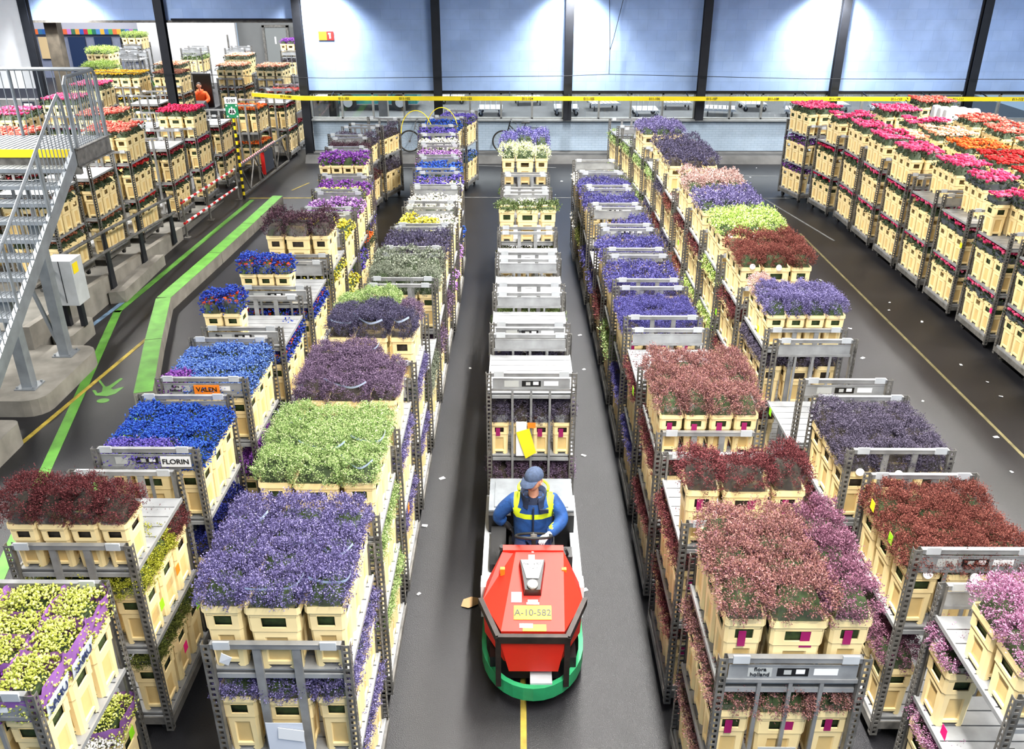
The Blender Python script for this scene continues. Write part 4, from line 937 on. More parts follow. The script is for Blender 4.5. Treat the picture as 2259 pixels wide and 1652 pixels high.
b = MB(); b.box(-13, XR, Y1 - .02, Y1, PZ - .12, PZ + .01); b.build('yellow_edge', M_YELL, r)
b = MB(); b.box(-13, XR, Y1 + .01, Y1 + .1, PZ - .4, PZ - .13); b.build('platform_beam', M_STEEL, r)
b = MB(); b.box(XR, XR + .02, Y1 - .05, 15.42, PZ - .26, PZ + .02); b.box(XR, XR + .07, Y1 - .05, 15.42, PZ - .27, PZ - .25); b.box(XR, XR + .07, Y1 - .05, 15.42, PZ + .01, PZ + .025); b.build('platform_beam', M_DSTEEL if False else M_STEEL, r)
for x, y, z1 in ((-7.5, 11.95, 1.75), (-7.5, 13.15, 2.55), (-8.9, 11.95, 1.75), (-8.9, 13.15, 2.55)):
    if x < -8: z0 = .27
    b = MB(); b.box(x - .08, x + .08, y - .08, y + .08, .27, z1); b.box(x - .16, x + .16, y - .16, y + .16, .27, .29)
    for sx in (-1, 1):
        for sy in (-1, 1): b.tube([(x + sx * .125, y + sy * .125, .29), (x + sx * .125, y + sy * .125, .32)], .018, 6)
    b.build('support_post', M_GALV, r)
b = MB(); b.bar((-7.95, 13.1, 2.2), (-7.58, 13.12, .5), .05); b.build('brace', M_GALV, r)
def rail(nm, pts, rad=.025): b = MB(); b.tube(pts, rad, 8); b.build(nm, M_GALV, r)
def balusters(p0, p1, h0, n, top):
    b = MB(); p0, p1 = Vector(p0), Vector(p1)
    for k in range(n + 1):
        p = p0.lerp(p1, k / n); b.tube([p, p + Vector((0, 0, h0))], .008, 5)
    b.build('balusters_panel' if False else 'baluster_panel', M_GALV, r)
rail('handrail', [(XR, Y0 + .1, zst(Y0) + 1.05), (XR, 13.8, zst(13.8) + 1.05), (XR, 13.97, zst(13.95) + 1.05), (XR, 14.05, zst(13.95) + .95), (XR, 14.1, PZ)], .026)
balusters((XR, Y0 + .2, zst(Y0 + .2) + .1), (XR, 13.95, zst(13.95) + .1), .93, 40, 0)
for y in (10.2, 11.6, 13.0): rail('rail_post', [(XR, y, zst(y) + .05), (XR, y, zst(y) + 1.04)], .024)
rail('handrail', [(XR, 14.26, PZ), (XR, 14.26, PZ + 1.0), (XR, 14.34, PZ + 1.1), (XR, 15.3, PZ + 1.1), (XR, 15.38, PZ + 1.0), (XR, 15.38, PZ)], .03)
balusters((XR, 14.34, PZ), (XR, 15.3, PZ), 1.08, 13, 0)
rail('handrail', [(XR - .06, 15.4, PZ + 1.1), (-13, 15.4, PZ + 1.1)], .03); balusters((XR - .1, 15.4, PZ), (-13, 15.4, PZ), 1.08, 46, 0)
for x in (-7.3, -8.6, -9.9): rail('rail_post', [(x, 15.4, PZ), (x, 15.4, PZ + 1.1)], .028)
r = empty('electrical_cabinet', (-7.8, 14.3, .75)); tag(r, 'pale grey electrical cabinet with yellow sticker behind stair post', 'cabinet')
b = MB(); b.box(-.27, .2, -.2, .2, 0, .8); b.build('housing', M_GREYP, r)
b = MB(); b.box(-.012, .0, -.206, -.2, .05, .8); b.build('door_gap', M_DSTEEL, r)
b = MB(); b.box(.2, .206, -.16, .02, .56, .74); b.build('warning_sticker', M_YELL, r)
b = MB(); b.box(-.2, -.12, -.05, .05, -.45, 0); b.box(.06, .14, -.05, .05, -.45, 0); b.build('stand', M_DSTEEL, r)
# ------------------------------------------------------------------ tow tractor
TX = .148
r = empty('tow_tractor', (TX, 7.2, 0)); tag(r, 'red electric tow tractor with green bumper pulling the trolley train', 'tractor')
O = Vector((TX, 7.2, 0))
def tb(b, nm, m, par=None, smooth=False):
    o = b.build(nm, m, par or r, smooth)
    if not par: o.matrix_parent_inverse = Matrix.Translation(-O)
    return o
bpy.context.view_layer.update()
A1, A2, A3, A4 = (-.14, 6.80, 1.12), (-.01, 6.83, 1.13), (.30, 6.83, 1.13), (.44, 6.80, 1.12)      # rear edge of the bonnet
B1, B2, B3, B4 = (-.325, 6.44, .82), (-.145, 6.03, .82), (.425, 6.03, .82), (.615, 6.44, .82)         # edge above the black bar
Cz = .42; C1, C2, C3, C4 = (-.31, 6.46, Cz), (-.12, 6.08, Cz), (.40, 6.08, Cz), (.60, 6.46, Cz)
D1, D4 = (-.3, 6.8, Cz), (.6, 6.8, Cz)
b = MB()
b.quad(B2, B3, A3, A2); b.poly([B1, B2, A2, A1]); b.poly([B3, B4, A4, A3])
E1, E4 = (-.30, 6.80, .75), (.60, 6.80, .75)
b.poly([A1, E1, B1]); b.poly([B4, E4, A4])
b.quad(C2, C3, B3, B2); b.quad(C1, C2, B2, B1); b.quad(C3, C4, B4, B3); b.quad(D1, C1, B1, E1); b.quad(C4, D4, E4, B4)
b.poly([D1, E1, A1, A2, A3, A4, E4, D4])
tb(b, 'bonnet', M_RED)
b = MB(); b.hexa([(-.14, 6.79, 1.1), (.44, 6.79, 1.1), (.44, 6.86, 1.1), (-.14, 6.86, 1.1), (-.14, 6.79, 1.135), (.44, 6.79, 1.135), (.44, 6.86, 1.145), (-.14, 6.86, 1.145)]); tb(b, 'bonnet_edge', M_RED)
# painted steel front plate below the bar, narrowing downwards
b = MB(); b.hexa([(-.075, 6.015, .36), (.375, 6.015, .36), (.375, 6.06, .36), (-.075, 6.06, .36), (-.15, 5.985, .72), (.43, 5.985, .72), (.43, 6.05, .72), (-.15, 6.05, .72)]); tb(b, 'front_plate', M_RED)
b = MB(); g = [(-.345, 6.46, .80), (-.17, 5.98, .78), (.45, 5.98, .78), (.635, 6.46, .80)]
for p, q in zip(g, g[1:]): b.bar(p, q, .045, .075)
for p in g[1:3]: b.bar((p[0], p[1], .8), (p[0], p[1], .22), .05, .03, 0, (0, 1, 0))
tb(b, 'guard_bar', mat('worn_black_bar', (44, 36, 32), .5, .3, var=.5, scale=10))
# green bumper
pts = [(TX + .49 * math.cos(a), 6.5 + .62 * math.sin(a)) for a in [math.pi + k * math.pi / 16 for k in range(17)]]
pts = [(TX - .49, 6.85)] + pts + [(TX + .49, 6.85)]
b = MB()
for k in range(len(pts) - 1):
    p, q = pts[k], pts[k + 1]; s = .93
    pi, qi = (TX + (p[0] - TX) * .91, 6.5 + (p[1] - 6.5) * .92), (TX + (q[0] - TX) * .91, 6.5 + (q[1] - 6.5) * .92)
    b.hexa([(*p, .13), (*q, .13), (*qi, .13), (*pi, .13), (*p, .28), (*q, .28), (*qi, .28), (*pi, .28)])
tb(b, 'bumper', M_BUMP)
b = MB(); b.box(TX - .4, TX + .4, 6.15, 8.5, .14, .4); b.box(TX - .34, TX + .34, 6.2, 6.9, .3, .42); tb(b, 'chassis', M_BLACK)
b = MB(); b.box(.12, .32, 5.93, 6.1, .13, .3); tb(b, 'counterweight', M_GREYP)
for s, nm in ((-1, 'side_panel'), (1, 'side_panel')):
    b = MB(); x = TX + s * .46; b.box(x - .045, x + .045, 6.85, 8.5, .3, .62); b.box(x - .05, x + .05, 6.83, 7.0, .28, .66, 1); tb(b, nm, [M_GREYP, M_WHITE])
b = MB(); b.box(TX - .4, TX + .4, 6.85, 7.2, .4, .43); tb(b, 'foot_well', mat('worn_floor_plate', (150, 152, 156), .4, .4, var=.4, scale=8))
b = MB(); b.box(TX - .46, TX + .46, 7.85, 8.48, .4, .86); b.box(TX - .4, TX + .4, 7.9, 8.4, .86, .875); tb(b, 'battery_cover', mat('dull_grey_cover', (140, 146, 152), .5, var=.25, scale=5))
b = MB(); b.box(TX - .46, TX + .46, 7.78, 7.86, .4, .84); tb(b, 'rear_bulkhead', M_BLACK)
b = MB(); b.prism(rrect(TX - .24, TX + .24, 7.2, 7.62, .06), .6, .72); b.box(TX - .22, TX + .22, 7.58, 7.68, .7, 1.15); b.box(TX - .2, TX + .2, 7.25, 7.6, .42, .6); tb(b, 'seat', M_RUBBER)
b = MB(); b.box(TX - .43, TX - .27, 7.1, 7.75, .4, .72); b.tube([(TX - .33, 7.2, .72), (TX - .3, 7.05, .95)], .015, 8); b.tube([(TX - .3, 7.05, .95), (TX - .3, 7.045, .99)], .028, 8); tb(b, 'control_box', M_BLACK)
b = MB(); b.box(TX + .28, TX + .41, 7.15, 7.32, .43, .78); b.tube([(TX + .36, 7.2, .78), (TX + .33, 7.1, .92)], .014, 8); tb(b, 'lever_box', M_BLACK)
for x in (TX - .33, TX + .33):
    b = MB(); b.tube([(x - .07, 8.05, .19), (x + .07, 8.05, .19)], .19, 20); tb(b, 'wheel', M_RUBBER)
b = MB(); b.tube([(TX - .06, 6.45, .17), (TX + .06, 6.45, .17)], .17, 20); tb(b, 'wheel', M_RUBBER)
# steering wheel
b = MB(); c = Vector((TX + .01, 6.97, 1.17)); tilt = Matrix.Rotation(R(-28), 3, 'X')
rim = [c + tilt @ Vector((.175 * math.cos(a), .175 * math.sin(a), 0)) for a in [k * math.pi / 16 for k in range(32)]]
b.tube(rim, .013, 8, 0, True)
for a in (R(90), R(215), R(325)): b.tube([c + tilt @ Vector((0, 0, -.02)), c + tilt @ Vector((.17 * math.cos(a), .17 * math.sin(a), 0))], .011, 6, 1)
b.tube([c + tilt @ Vector((0, 0, -.02)), c + tilt @ Vector((0, 0, .015))], .032, 12, 1); b.tube([c, (TX + .01, 6.9, .95)], .022, 8)
tb(b, 'steering_wheel', [M_RUBBER, M_STEEL])
# fittings on the bonnet: plane through B2 B3 A3 A2
un = Vector(A2) - Vector(B2); un = Vector((0, un.y, un.z)).normalized(); nn = Vector((0, -un.z, un.y))
L = (Vector((0, 6.83, 1.13)) - Vector((0, 6.03, .82))).length
def BP(x, t, h=0.): return Vector((x, 6.03, .82)) + un * (L * t) + nn * h
def plate(nm, x0, x1, t0, t1, h0, h1, m):
    b = MB(); b.hexa([BP(x0, t0, h0), BP(x1, t0, h0), BP(x1, t1, h0), BP(x0, t1, h0), BP(x0, t0, h1), BP(x1, t0, h1), BP(x1, t1, h1), BP(x0, t1, h1)]); return tb(b, nm, m)
ph = math.atan2(un.z, un.y)
p = plate('number_plate', -.03, .31, .13, .29, .002, .008, M_YELL)
def ptext(s, size, x, t, h, m, nm='lettering'):
    o = text(s, size, BP(x, t, h), (ph, 0, 0), m, r, nm); o.matrix_parent_inverse = Matrix.Translation(-O); return o
ptext('A-10-582', .088, .14, .205, .010, M_BLACK)
plate('worn_sticker', .05, .26, .0, .075, .002, .006, M_YELL); plate('worn_sticker', .02, .14, .035, .085, .002, .007, M_WHITE)
plate('blue_label', -.055, .04, .33, .45, .002, .006, M_BLUEP); plate('white_label', .085, .2, .305, .33, .002, .006, M_WHITE); plate('white_label', .095, .19, .335, .36, .002, .006, M_WHITE)
plate('white_label', .105, .165, .85, .91, .002, .006, M_WHITE); plate('white_label', .135, .155, .94, .975, .002, .006, M_WHITE)
b = MB(); b.hexa([BP(.06, .41, .0), BP(.22, .41, .0), BP(.265, .8, .0), BP(.015, .8, .0), BP(.07, .42, .1), BP(.21, .42, .1), BP(.255, .8, .08), BP(.025, .8, .08)]); tb(b, 'lamp_housing', M_BLACK)
b = MB(); b.hexa([BP(.085, .555, .097), BP(.195, .555, .097), BP(.245, .79, .084), BP(.035, .79, .084), BP(.085, .555, .103), BP(.195, .555, .103), BP(.245, .79, .09), BP(.035, .79, .09)]); tb(b, 'type_plate', M_WHITE)
ptext('Executie 923', .032, .14, .735, .0945, M_BLACK); ptext('Uit bedrijf', .022, .14, .68, .0975, M_BLACK)
b = MB(); q0 = BP(.14, .475, .092); b.tube([q0, q0 + nn * .025], .05, 16); tb(b, 'headlight', M_STEEL)
b = MB(); b.tube([q0 + nn * .025, q0 + nn * .032], .042, 16); tb(b, 'headlight_glass', mat('lamp_glass', (226, 224, 212), .1))
for x, y, z in ((-.14, 6.62, 1.02), (.44, 6.62, 1.02)):
    b = MB(); b.box(x - .022, x + .022, y - .02, y + .02, z - .04, z + .035); tb(b, 'indicator', M_ORANGE)
b = MB(); b.tube([(TX, 8.45, .3), (TX, 8.75, .22)], .025, 8); tb(b, 'tow_hook', M_STEEL)

# ------------------------------------------------------------------ skin-grown figures
def skin(nm, pts, edges, rad, m, parent=None, sub=2, root=0, smooth=True):
    me = bpy.data.meshes.new(nm); me.from_pydata([tuple(p) for p in pts], edges, []); o = link(nm, me)
    s = o.modifiers.new('skin', 'SKIN'); s.use_smooth_shade = True
    if sub: q = o.modifiers.new('sub', 'SUBSURF'); q.levels = sub; q.render_levels = sub
    for i, v in enumerate(me.skin_vertices[0].data):
        rr = rad[i]; v.radius = rr if isinstance(rr, tuple) else (rr, rr); v.use_root = (i == root)
    bpy.context.view_layer.update(); dg = bpy.context.evaluated_depsgraph_get()
    me2 = bpy.data.meshes.new_from_object(o.evaluated_get(dg)); bpy.data.objects.remove(o)
    me2.materials.clear(); 
    for k in (m if isinstance(m, (list, tuple)) else [m]): me2.materials.append(k)
    me2.polygons.foreach_set('material_index', [0] * len(me2.polygons)); me2.polygons.foreach_set('use_smooth', [True] * len(me2.polygons))
    return link(nm, me2, parent)
def lathe_head(c, rx, ry, rz, yaw, pitch):
    """a head: ellipsoid with jaw, brow, eye sockets, nose, mouth and chin, face towards -y before turning"""
    b = MB(); nu, nv = 32, 26; pts = []
    for j in range(nv + 1):
        th = math.pi * j / nv
        for i in range(nu):
            a = 2 * math.pi * i / nu; x, y, z = math.sin(th) * math.sin(a), -math.sin(th) * math.cos(a), math.cos(th)
            k = 1 - .22 * max(0, -z) ** 1.5 * (1 if True else 0); x2, y2, z2 = x * rx * k, y * ry * (1 - .08 * max(0, -z)), z * rz
            f = max(0, -y)
            if f > .3:
                g = lambda u, w, su, sw: math.exp(-((x - u) / su) ** 2 - ((z - w) / sw) ** 2)
                y2 -= ry * f * (.26 * g(0, -.12, .13, .2) + .07 * g(0, .22, .5, .08) + .08 * g(0, -.5, .3, .07) + .1 * g(0, -.8, .3, .14) - .1 * g(.36, .08, .16, .1) - .1 * g(-.36, .08, .16, .1) - .05 * g(0, -.57, .25, .03))
            pts.append((x2, y2, z2))
    M = Matrix.Translation(c) @ Matrix.Rotation(yaw, 4, 'Z') @ Matrix.Rotation(pitch, 4, 'X')
    b.v = [tuple(M @ Vector(p)) for p in pts]
    for j in range(nv):
        for i in range(nu): b.f.append((j * nu + i, (j + 1) * nu + i, (j + 1) * nu + (i + 1) % nu, j * nu + (i + 1) % nu)); b.m.append(0)
    for s in (-1, 1):
        e = []
        for k in range(9): a = 2 * math.pi * k / 8; e.append(M @ Vector((s * rx * 1.0, .01 + .022 * math.cos(a), .0 + .034 * math.sin(a))))
        b.tube(e[:8], .011, 6, 0, True)
    return b, M
SKIN = mat('skin', (224, 162, 132), .55, var=.08, scale=30); M_NAVY = mat('navy_cloth', (34, 46, 84), .85, var=.3, scale=60); M_BLUE = mat('work_blue_cloth', (24, 72, 136), .8, var=.4, scale=9, bump=.9)
M_HIVIS = mat('lime_band', (206, 226, 34), .6, var=.1); M_DKBLUE = mat('dark_blue_lining', (24, 36, 62), .85, var=.3, scale=20); M_GLOVE = mat('pale_glove', (206, 206, 210), .8, var=.2, scale=30); M_SHOE = mat('black_shoe', (26, 26, 28), .6)
def person(origin, jacket, label, headyaw, headpitch, lhand, rhand, cap=True, band=True, s=1.0):
    """seated figure facing -y; origin under the pelvis on the floor; hands in local metres"""
    root = empty('person', origin); tag(root, label, 'person')
    P = []; E = []; RD = []
    def v(p, r_, par=None):
        P.append(p); RD.append(r_)
        if par is not None: E.append((par, len(P) - 1))
        return len(P) - 1
    pel = v((0, 0, .83), (.15, .12)); sp = v((0, .0, .98), (.13, .1), pel); ch = v((0, -.02, 1.2), (.15, .11), sp); nk = v((0, -.03, 1.42), .055, ch); hd = v((0, -.06, 1.52), .055, nk)
    hands = []
    for sx, h in ((1, lhand), (-1, rhand)):
        sh = v((sx * .17, -.02, 1.34), .06, ch); el = Vector(((sx * .26 + h[0]) * .5 + sx * .09, (h[1] + .02) * .45, (1.34 + h[2]) * .5 - .09)); e = v(tuple(el), .045, sh); w = v(h, .032, e)
        d = (Vector(h) - el).normalized(); side = d.cross(Vector((0, 0, 1))).normalized() * sx
        palm = v(tuple(Vector(h) + d * .06), (.038, .024), w)
        for k in range(4):
            f0 = Vector(h) + d * .095 + side * (.027 - .018 * k); L_ = (.03, .036, .034, .026)[k]
            a = v(tuple(f0), .0095, palm); c1 = v(tuple(f0 + d * L_ + Vector((0, 0, -.008))), .009, a); v(tuple(f0 + d * L_ * 1.5 + Vector((0, 0, -.03))), .008, c1)
        t0 = Vector(h) + d * .045 + side * .04; a = v(tuple(t0), .011, palm); v(tuple(t0 + d * .035 + side * .012 + Vector((0, 0, -.012))), .009, a)
    for sx in (1, -1):
        hp = v((sx * .1, -.02, .8), .095, pel); kn = v((sx * .15, -.42, .82), .07, hp); an = v((sx * .14, -.5, .5), .045, kn); v((sx * .14, -.62, .46), (.045, .035), an)
    body = skin('body', P, E, RD, [SKIN, M_NAVY, M_GLOVE, M_SHOE], root)
    idx = []
    for p in body.data.polygons:
        c = p.center; idx.append(3 if c.z < .55 else 1 if (c.z < .92 and abs(c.x) < .26 and c.y > -.5 and (Vector(lhand) - c).length > .18 and (Vector(rhand) - c).length > .18) else 2 if (Vector(lhand) - c).length < .2 and c.z < 1.25 else 3 if (Vector(rhand) - c).length < .2 else 1 if c.z < 1.38 else 0)
    body.data.polygons.foreach_set('material_index', idx)
    hb, M = lathe_head((0, -.085, 1.6), .078, .1, .118, headyaw, headpitch); hb.build('head', SKIN, root, True)
    b = MB()
    for sx in (-1, 1): q = M @ Vector((sx * .028, -.092, .012)); b.tube([q, q + (M.to_3x3() @ Vector((0, -.008, 0)))], .011, 8)
    b.build('eyes' if False else 'eye_pair', mat('eye_dark', (40, 34, 32), .3), root)
    b = MB(); q = [M @ Vector((x, -.094 + abs(x) * .5, -.062)) for x in (-.024, -.008, .008, .024)]; b.tube(q, .0055, 6); b.build('mouth', mat('lip', (176, 100, 90), .5), root)
    # jacket and trousers
    P, E, RD = [], [], []
    a0 = v((0, .0, .78), (.22, .18)); a1 = v((0, -.01, .95), (.215, .175), a0); a2 = v((0, -.015, 1.18), (.22, .165), a1); a3 = v((0, -.02, 1.32), (.17, .115), a2); a4 = v((0, -.04, 1.42), (.105, .1), a3)
    for sx, h in ((1, lhand), (-1, rhand)):
        sh = v((sx * .2, -.02, 1.31), (.085, .085), a3); el = Vector(((sx * .26 + h[0]) * .5 + sx * .09, (h[1] + .02) * .45, (1.34 + h[2]) * .5 - .09)); m1 = v(tuple(Vector((sx * .21, -.02, 1.31)).lerp(el, .5) + Vector((sx * .02, 0, 0))), .083, sh)
        e = v(tuple(el), .078, m1); m2 = v(tuple(el.lerp(Vector(h), .55)), .068, e); v(tuple(el.lerp(Vector(h), 1.02)), .056, m2)
    jk = skin('jacket', P, E, RD, [jacket, M_HIVIS, M_DKBLUE], root)
    if band:
        idx = []
        for p in jk.data.polygons:
            c = p.center; ax = abs(c.x); k = 0
            if 1.185 < c.z < 1.25 and ax < .19 and c.y < 0: k = 1
            if .14 < ax < .2 and c.z >= 1.2 and c.y > -.21: k = 1
            if c.z > 1.4 or (c.z > 1.33 and ax < .07 and c.y < -.05): k = 2
            if ax < .012 and c.y < -.05 and k == 0: k = 2
            idx.append(k)
        jk.data.polygons.foreach_set('material_index', idx)
    P, E, RD = [], [], []
    a0 = v((0, 0, .8), (.17, .13))
    for sx in (1, -1): hp = v((sx * .1, -.06, .8), .105, a0); kn = v((sx * .155, -.42, .82), .085, hp); v((sx * .145, -.5, .5), .065, kn)
    skin('trousers', P, E, RD, [M_NAVY], root)
    # collar, hood and cap
    b = MB(); n = 26
    for j in range(n):
        for (z0, r0, z1, r1) in ((1.335, .15, 1.40, .125), (1.40, .125, 1.455, .128), (1.455, .128, 1.40, .1)):
            q = []
            for (jj, z, rr) in ((j, z0, r0), (j + 1, z0, r0), (j + 1, z1, r1), (j, z1, r1)):
                a_ = R(22) + jj / n * R(316); dz = -.03 * max(0, math.cos(a_)); q.append((rr * math.sin(a_), -.045 - rr * .92 * math.cos(a_), z + dz))
            b.quad(*q)
    b.build('collar', M_DKBLUE if band else jacket, root, True)
    if band:
        b = MB(); b.tube([(.15 * math.sin(a), -.03 - .13 * math.cos(a), 1.43 + .05 * (1 - math.cos(a)) * .5 + .02) for a in [R(70) + k * R(220) / 14 for k in range(15)]], [.014] * 15, 8); b.build('hood_edge', M_HIVIS, root, True)
        b = MB(); b.box(-.008, .008, -.2, -.17, .86, 1.33); b.box(.06, .15, -.185, -.165, 1.27, 1.31); b.build('zip_and_pocket_flap' if False else 'zip_flap', M_DKBLUE, root)
    if cap:
        b = MB(); nu = 24
        for j in range(8):
            for i in range(nu):
                def q(j, i):
                    t = j / 8 * math.pi / 2; a = 2 * math.pi * i / nu; return tuple(M @ Vector((.091 * math.cos(t) * math.sin(a), .008 - .113 * math.cos(t) * math.cos(a), .035 + .1 * math.sin(t))))
                b.quad(q(j, i), q(j, i + 1), q(j + 1, i + 1), q(j + 1, i))
        n = 10; br = []
        for k in range(n + 1):
            u = -1 + 2 * k / n; br.append(((M @ Vector((.085 * u, -.1 + .045 * u * u, .04))), (M @ Vector((.075 * u, -.185 + .05 * u * u, .012 + .0 * u)))))
        for k in range(n):
            b.quad(br[k][0], br[k + 1][0], br[k + 1][1], br[k][1])
            dn = M.to_3x3() @ Vector((0, 0, -.006)); b.quad(br[k][0] + dn, br[k][1] + dn, br[k + 1][1] + dn, br[k + 1][0] + dn); b.quad(br[k][1], br[k + 1][1], br[k + 1][1] + dn, br[k][1] + dn)
        b.build('cap', mat('faded_blue_cap', (62, 76, 102), .85, var=.3, scale=40), root, True)
    else:
        b = MB(); nu = 20
        for j in range(7):
            for i in range(nu):
                def q(j, i):
                    t = (-.25 + j / 7 * 1.25) * math.pi / 2; a = 2 * math.pi * i / nu; return tuple(M @ Vector((.087 * math.cos(t) * math.sin(a), .02 - .105 * math.cos(t) * math.cos(a), .04 + .092 * math.sin(t))))
                b.quad(q(j, i), q(j, i + 1), q(j + 1, i + 1), q(j + 1, i))
        b.build('hair', mat('dark_hair', (40, 30, 26), .7), root, True)
    return root
person((TX + .01, 7.42, -.02), M_BLUE, 'person in blue jacket with lime bands and cap driving the red tractor', R(-34), R(3), (.15, -.36, 1.14), (-.29, .0, 1.02))
# far orange-jacketed driver on a dark tractor
r2 = empty('tow_tractor', (-12.3, 35, 0)); tag(r2, 'small dark tractor under the person in orange among peach roses', 'tractor')
b = MB(); b.box(-.45, .45, -.9, .9, .2, .75); b.build('chassis', M_BLACK, r2); b = MB(); b.box(-.35, .35, .35, .45, .7, 2.0); b.build('back_guard', M_BLACK, r2); b = MB(); b.hexa([(-.3, -.9, .75), (.3, -.9, .75), (.4, -.35, .75), (-.4, -.35, .75), (-.25, -.8, .95), (.25, -.8, .95), (.3, -.35, 1.1), (-.3, -.35, 1.1)]); b.build('bonnet', M_DSTEEL, r2)
for x in (-.35, .35):
    b = MB(); b.tube([(x - .07, .5, .2), (x + .07, .5, .2)], .2, 14); b.build('wheel', M_RUBBER, r2)
person((-12.3, 35.05, .0), mat('orange_cloth', (242, 92, 24), .7), 'person in orange jacket riding between peach rose trolleys', R(10), 0, (.2, -.3, 1.0), (-.2, -.3, 1.0), False, False)

# ------------------------------------------------------------------ bicycles
def bicycle(x, y, z, yaw, label, frame):
    r = empty('bicycle', (x, y, z), yaw); tag(r, label, 'bicycle')
    for wx, nm in ((-.54, 'wheel'), (.54, 'wheel')):
        w = MB(); ring = [(wx + .34 * math.cos(a), 0, .36 + .34 * math.sin(a)) for a in [k * math.pi / 18 for k in range(36)]]; w.tube(ring, .02, 6, 0, True)
        ring = [(wx + .315 * math.cos(a), 0, .36 + .315 * math.sin(a)) for a in [k * math.pi / 18 for k in range(36)]]; w.tube(ring, .011, 5, 1, True)
        for k in range(14): a = k * math.pi / 7; w.tube([(wx, 0, .36), (wx + .31 * math.cos(a), 0, .36 + .31 * math.sin(a))], .003, 4, 1)
        w.tube([(wx, -.04, .36), (wx, .04, .36)], .03, 8, 1); w.build(nm, [M_RUBBER, M_STEEL], r)
    b = MB(); H, S, BB, RW, FWp = (-.33, 0, .88), (.17, 0, .86), (.08, 0, .32), (.54, 0, .36), (-.54, 0, .36)
    for p, q in ((H, (.08 + .04, 0, .42)), ((-.36, 0, .8), BB), (BB, S)): b.tube([p, q], .018, 8)
    for s in (-1, 1): b.tube([(BB[0], s * .03, BB[2]), (RW[0], s * .05, RW[2])], .01, 6); b.tube([(S[0], s * .02, S[2] - .05), (RW[0], s * .05, RW[2])], .009, 6); b.tube([(-.37, s * .035, .74), (FWp[0], s * .045, FWp[2])], .011, 6)
    b.tube([(-.37, 0, .74), (-.31, 0, .97)], .02, 8); b.build('frame', frame, r)
    b = MB(); b.tube([(-.1, -.3, .98), (-.24, -.28, 1.02), (-.3, -.1, 1.04), (-.3, .1, 1.04), (-.24, .28, 1.02), (-.1, .3, .98)], .013, 6); b.tube([(-.31, 0, .95), (-.3, 0, 1.04)], .014, 6); b.build('handlebar', M_DSTEEL, r)
    b = MB(); b.hexa([(.06, -.03, .93), (.33, -.09, .95), (.33, .09, .95), (.06, .03, .93), (.06, -.025, .97), (.33, -.08, .99), (.33, .08, .99), (.06, .025, .97)]); b.tube([(.16, 0, .82), (.2, 0, .95)], .014, 6); b.build('saddle', M_RUBBER, r)
    b = MB()
    for s in (-1, 1): b.tube([(.3, s * .06, .8), (.75, s * .06, .78)], .008, 5); b.tube([(.6, s * .06, .79), (.54, s * .05, .36)], .007, 5)
    for k in range(4): b.tube([(.35 + k * .12, -.06, .79), (.35 + k * .12, .06, .79)], .006, 5)
    b.build('luggage_rack', M_DSTEEL, r)
    b = MB(); 
    for k in range(9):
        a0, a1 = R(20 + k * 15), R(35 + k * 15); b.quad(*[(.54 + .37 * math.cos(a), yy, .36 + .37 * math.sin(a)) for a, yy in ((a0, -.03), (a0, .03), (a1, .03), (a1, -.03))])
    b.build('mudguard', M_BLACK, r)
    b = MB(); ring = [(BB[0] + .09 * math.cos(a), -.05, BB[2] + .09 * math.sin(a)) for a in [k * math.pi / 8 for k in range(16)]]; b.tube(ring, .008, 5, 0, True); b.tube([(BB[0], -.09, BB[2]), (BB[0] + .12, -.09, BB[2] - .12)], .01, 5); b.box(BB[0] + .07, BB[0] + .17, -.17, -.08, BB[2] - .14, BB[2] - .12); b.build('crank', M_STEEL, r)
    return r
bicycle(-3.05, 29.2, .28, 0, 'grey bicycle against the brick wall left of the blue lane', mat('grey_bike', (130, 134, 140), .4, .4))
bicycle(.02, 29.2, .28, 0, 'black bicycle against the brick wall behind the tractor train', M_BLACK)

# ------------------------------------------------------------------ beyond the windows
r = empty('van', (-6.3, 40, 0)); tag(r, 'teal van seen through the left windows', 'van')
b = MB(); b.box(-1.7, 1.9, -.85, .85, .3, 1.25); b.hexa([(-1.7, -.85, 1.25), (1.5, -.85, 1.25), (1.5, .85, 1.25), (-1.7, .85, 1.25), (-1.65, -.78, 2.1), (1.1, -.78, 2.1), (1.1, .78, 2.1), (-1.65, .78, 2.1)]); b.build('body', mat('teal_paint', (50, 130, 134), .35), r)
for x in (-1.1, 1.15):
    b = MB(); b.tube([(x, -.9, .36), (x, -.7, .36)], .36, 22, 0); b.tube([(x, -.92, .36), (x, -.89, .36)], .2, 16, 1); b.build('wheel', [M_RUBBER, M_GREYP], r)
b = MB(); b.box(-1.3, .9, -.87, -.8, 1.35, 1.95); b.build('side_window', mat('dark_window', (24, 30, 34), .15), r)
M_CART = mat('cart_zinc', (190, 192, 194), .45, .2, var=.15)
b = MB()
for k in range(7): b.box(-.62 + k * .18, -.48 + k * .18, -.5, .5, .3, .33)
b.box(-.66, .66, -.5, -.46, .24, .3); b.box(-.66, .66, .46, .5, .24, .3)
for sx in (-1, 1):
    for k in range(5): b.tube([(sx * .64, -.46 + k * .23, .3), (sx * .64, -.46 + k * .23, 1.85)], .013, 5)
    b.tube([(sx * .64, -.48, 1.85), (sx * .64, .48, 1.85)], .016, 5); b.tube([(sx * .64, -.48, 1.1), (sx * .64, .48, 1.1)], .012, 5)
    for sy in (-1, 1): b.tube([(sx * .5 - .02, sy * .4, .1), (sx * .5 + .02, sy * .4, .1)], .1, 10, 1); b.bar((sx * .5, sy * .4, .1), (sx * .5, sy * .4, .26), .05)
ME['cart'] = b.mesh('roll_cart', [M_CART, M_RUBBER])
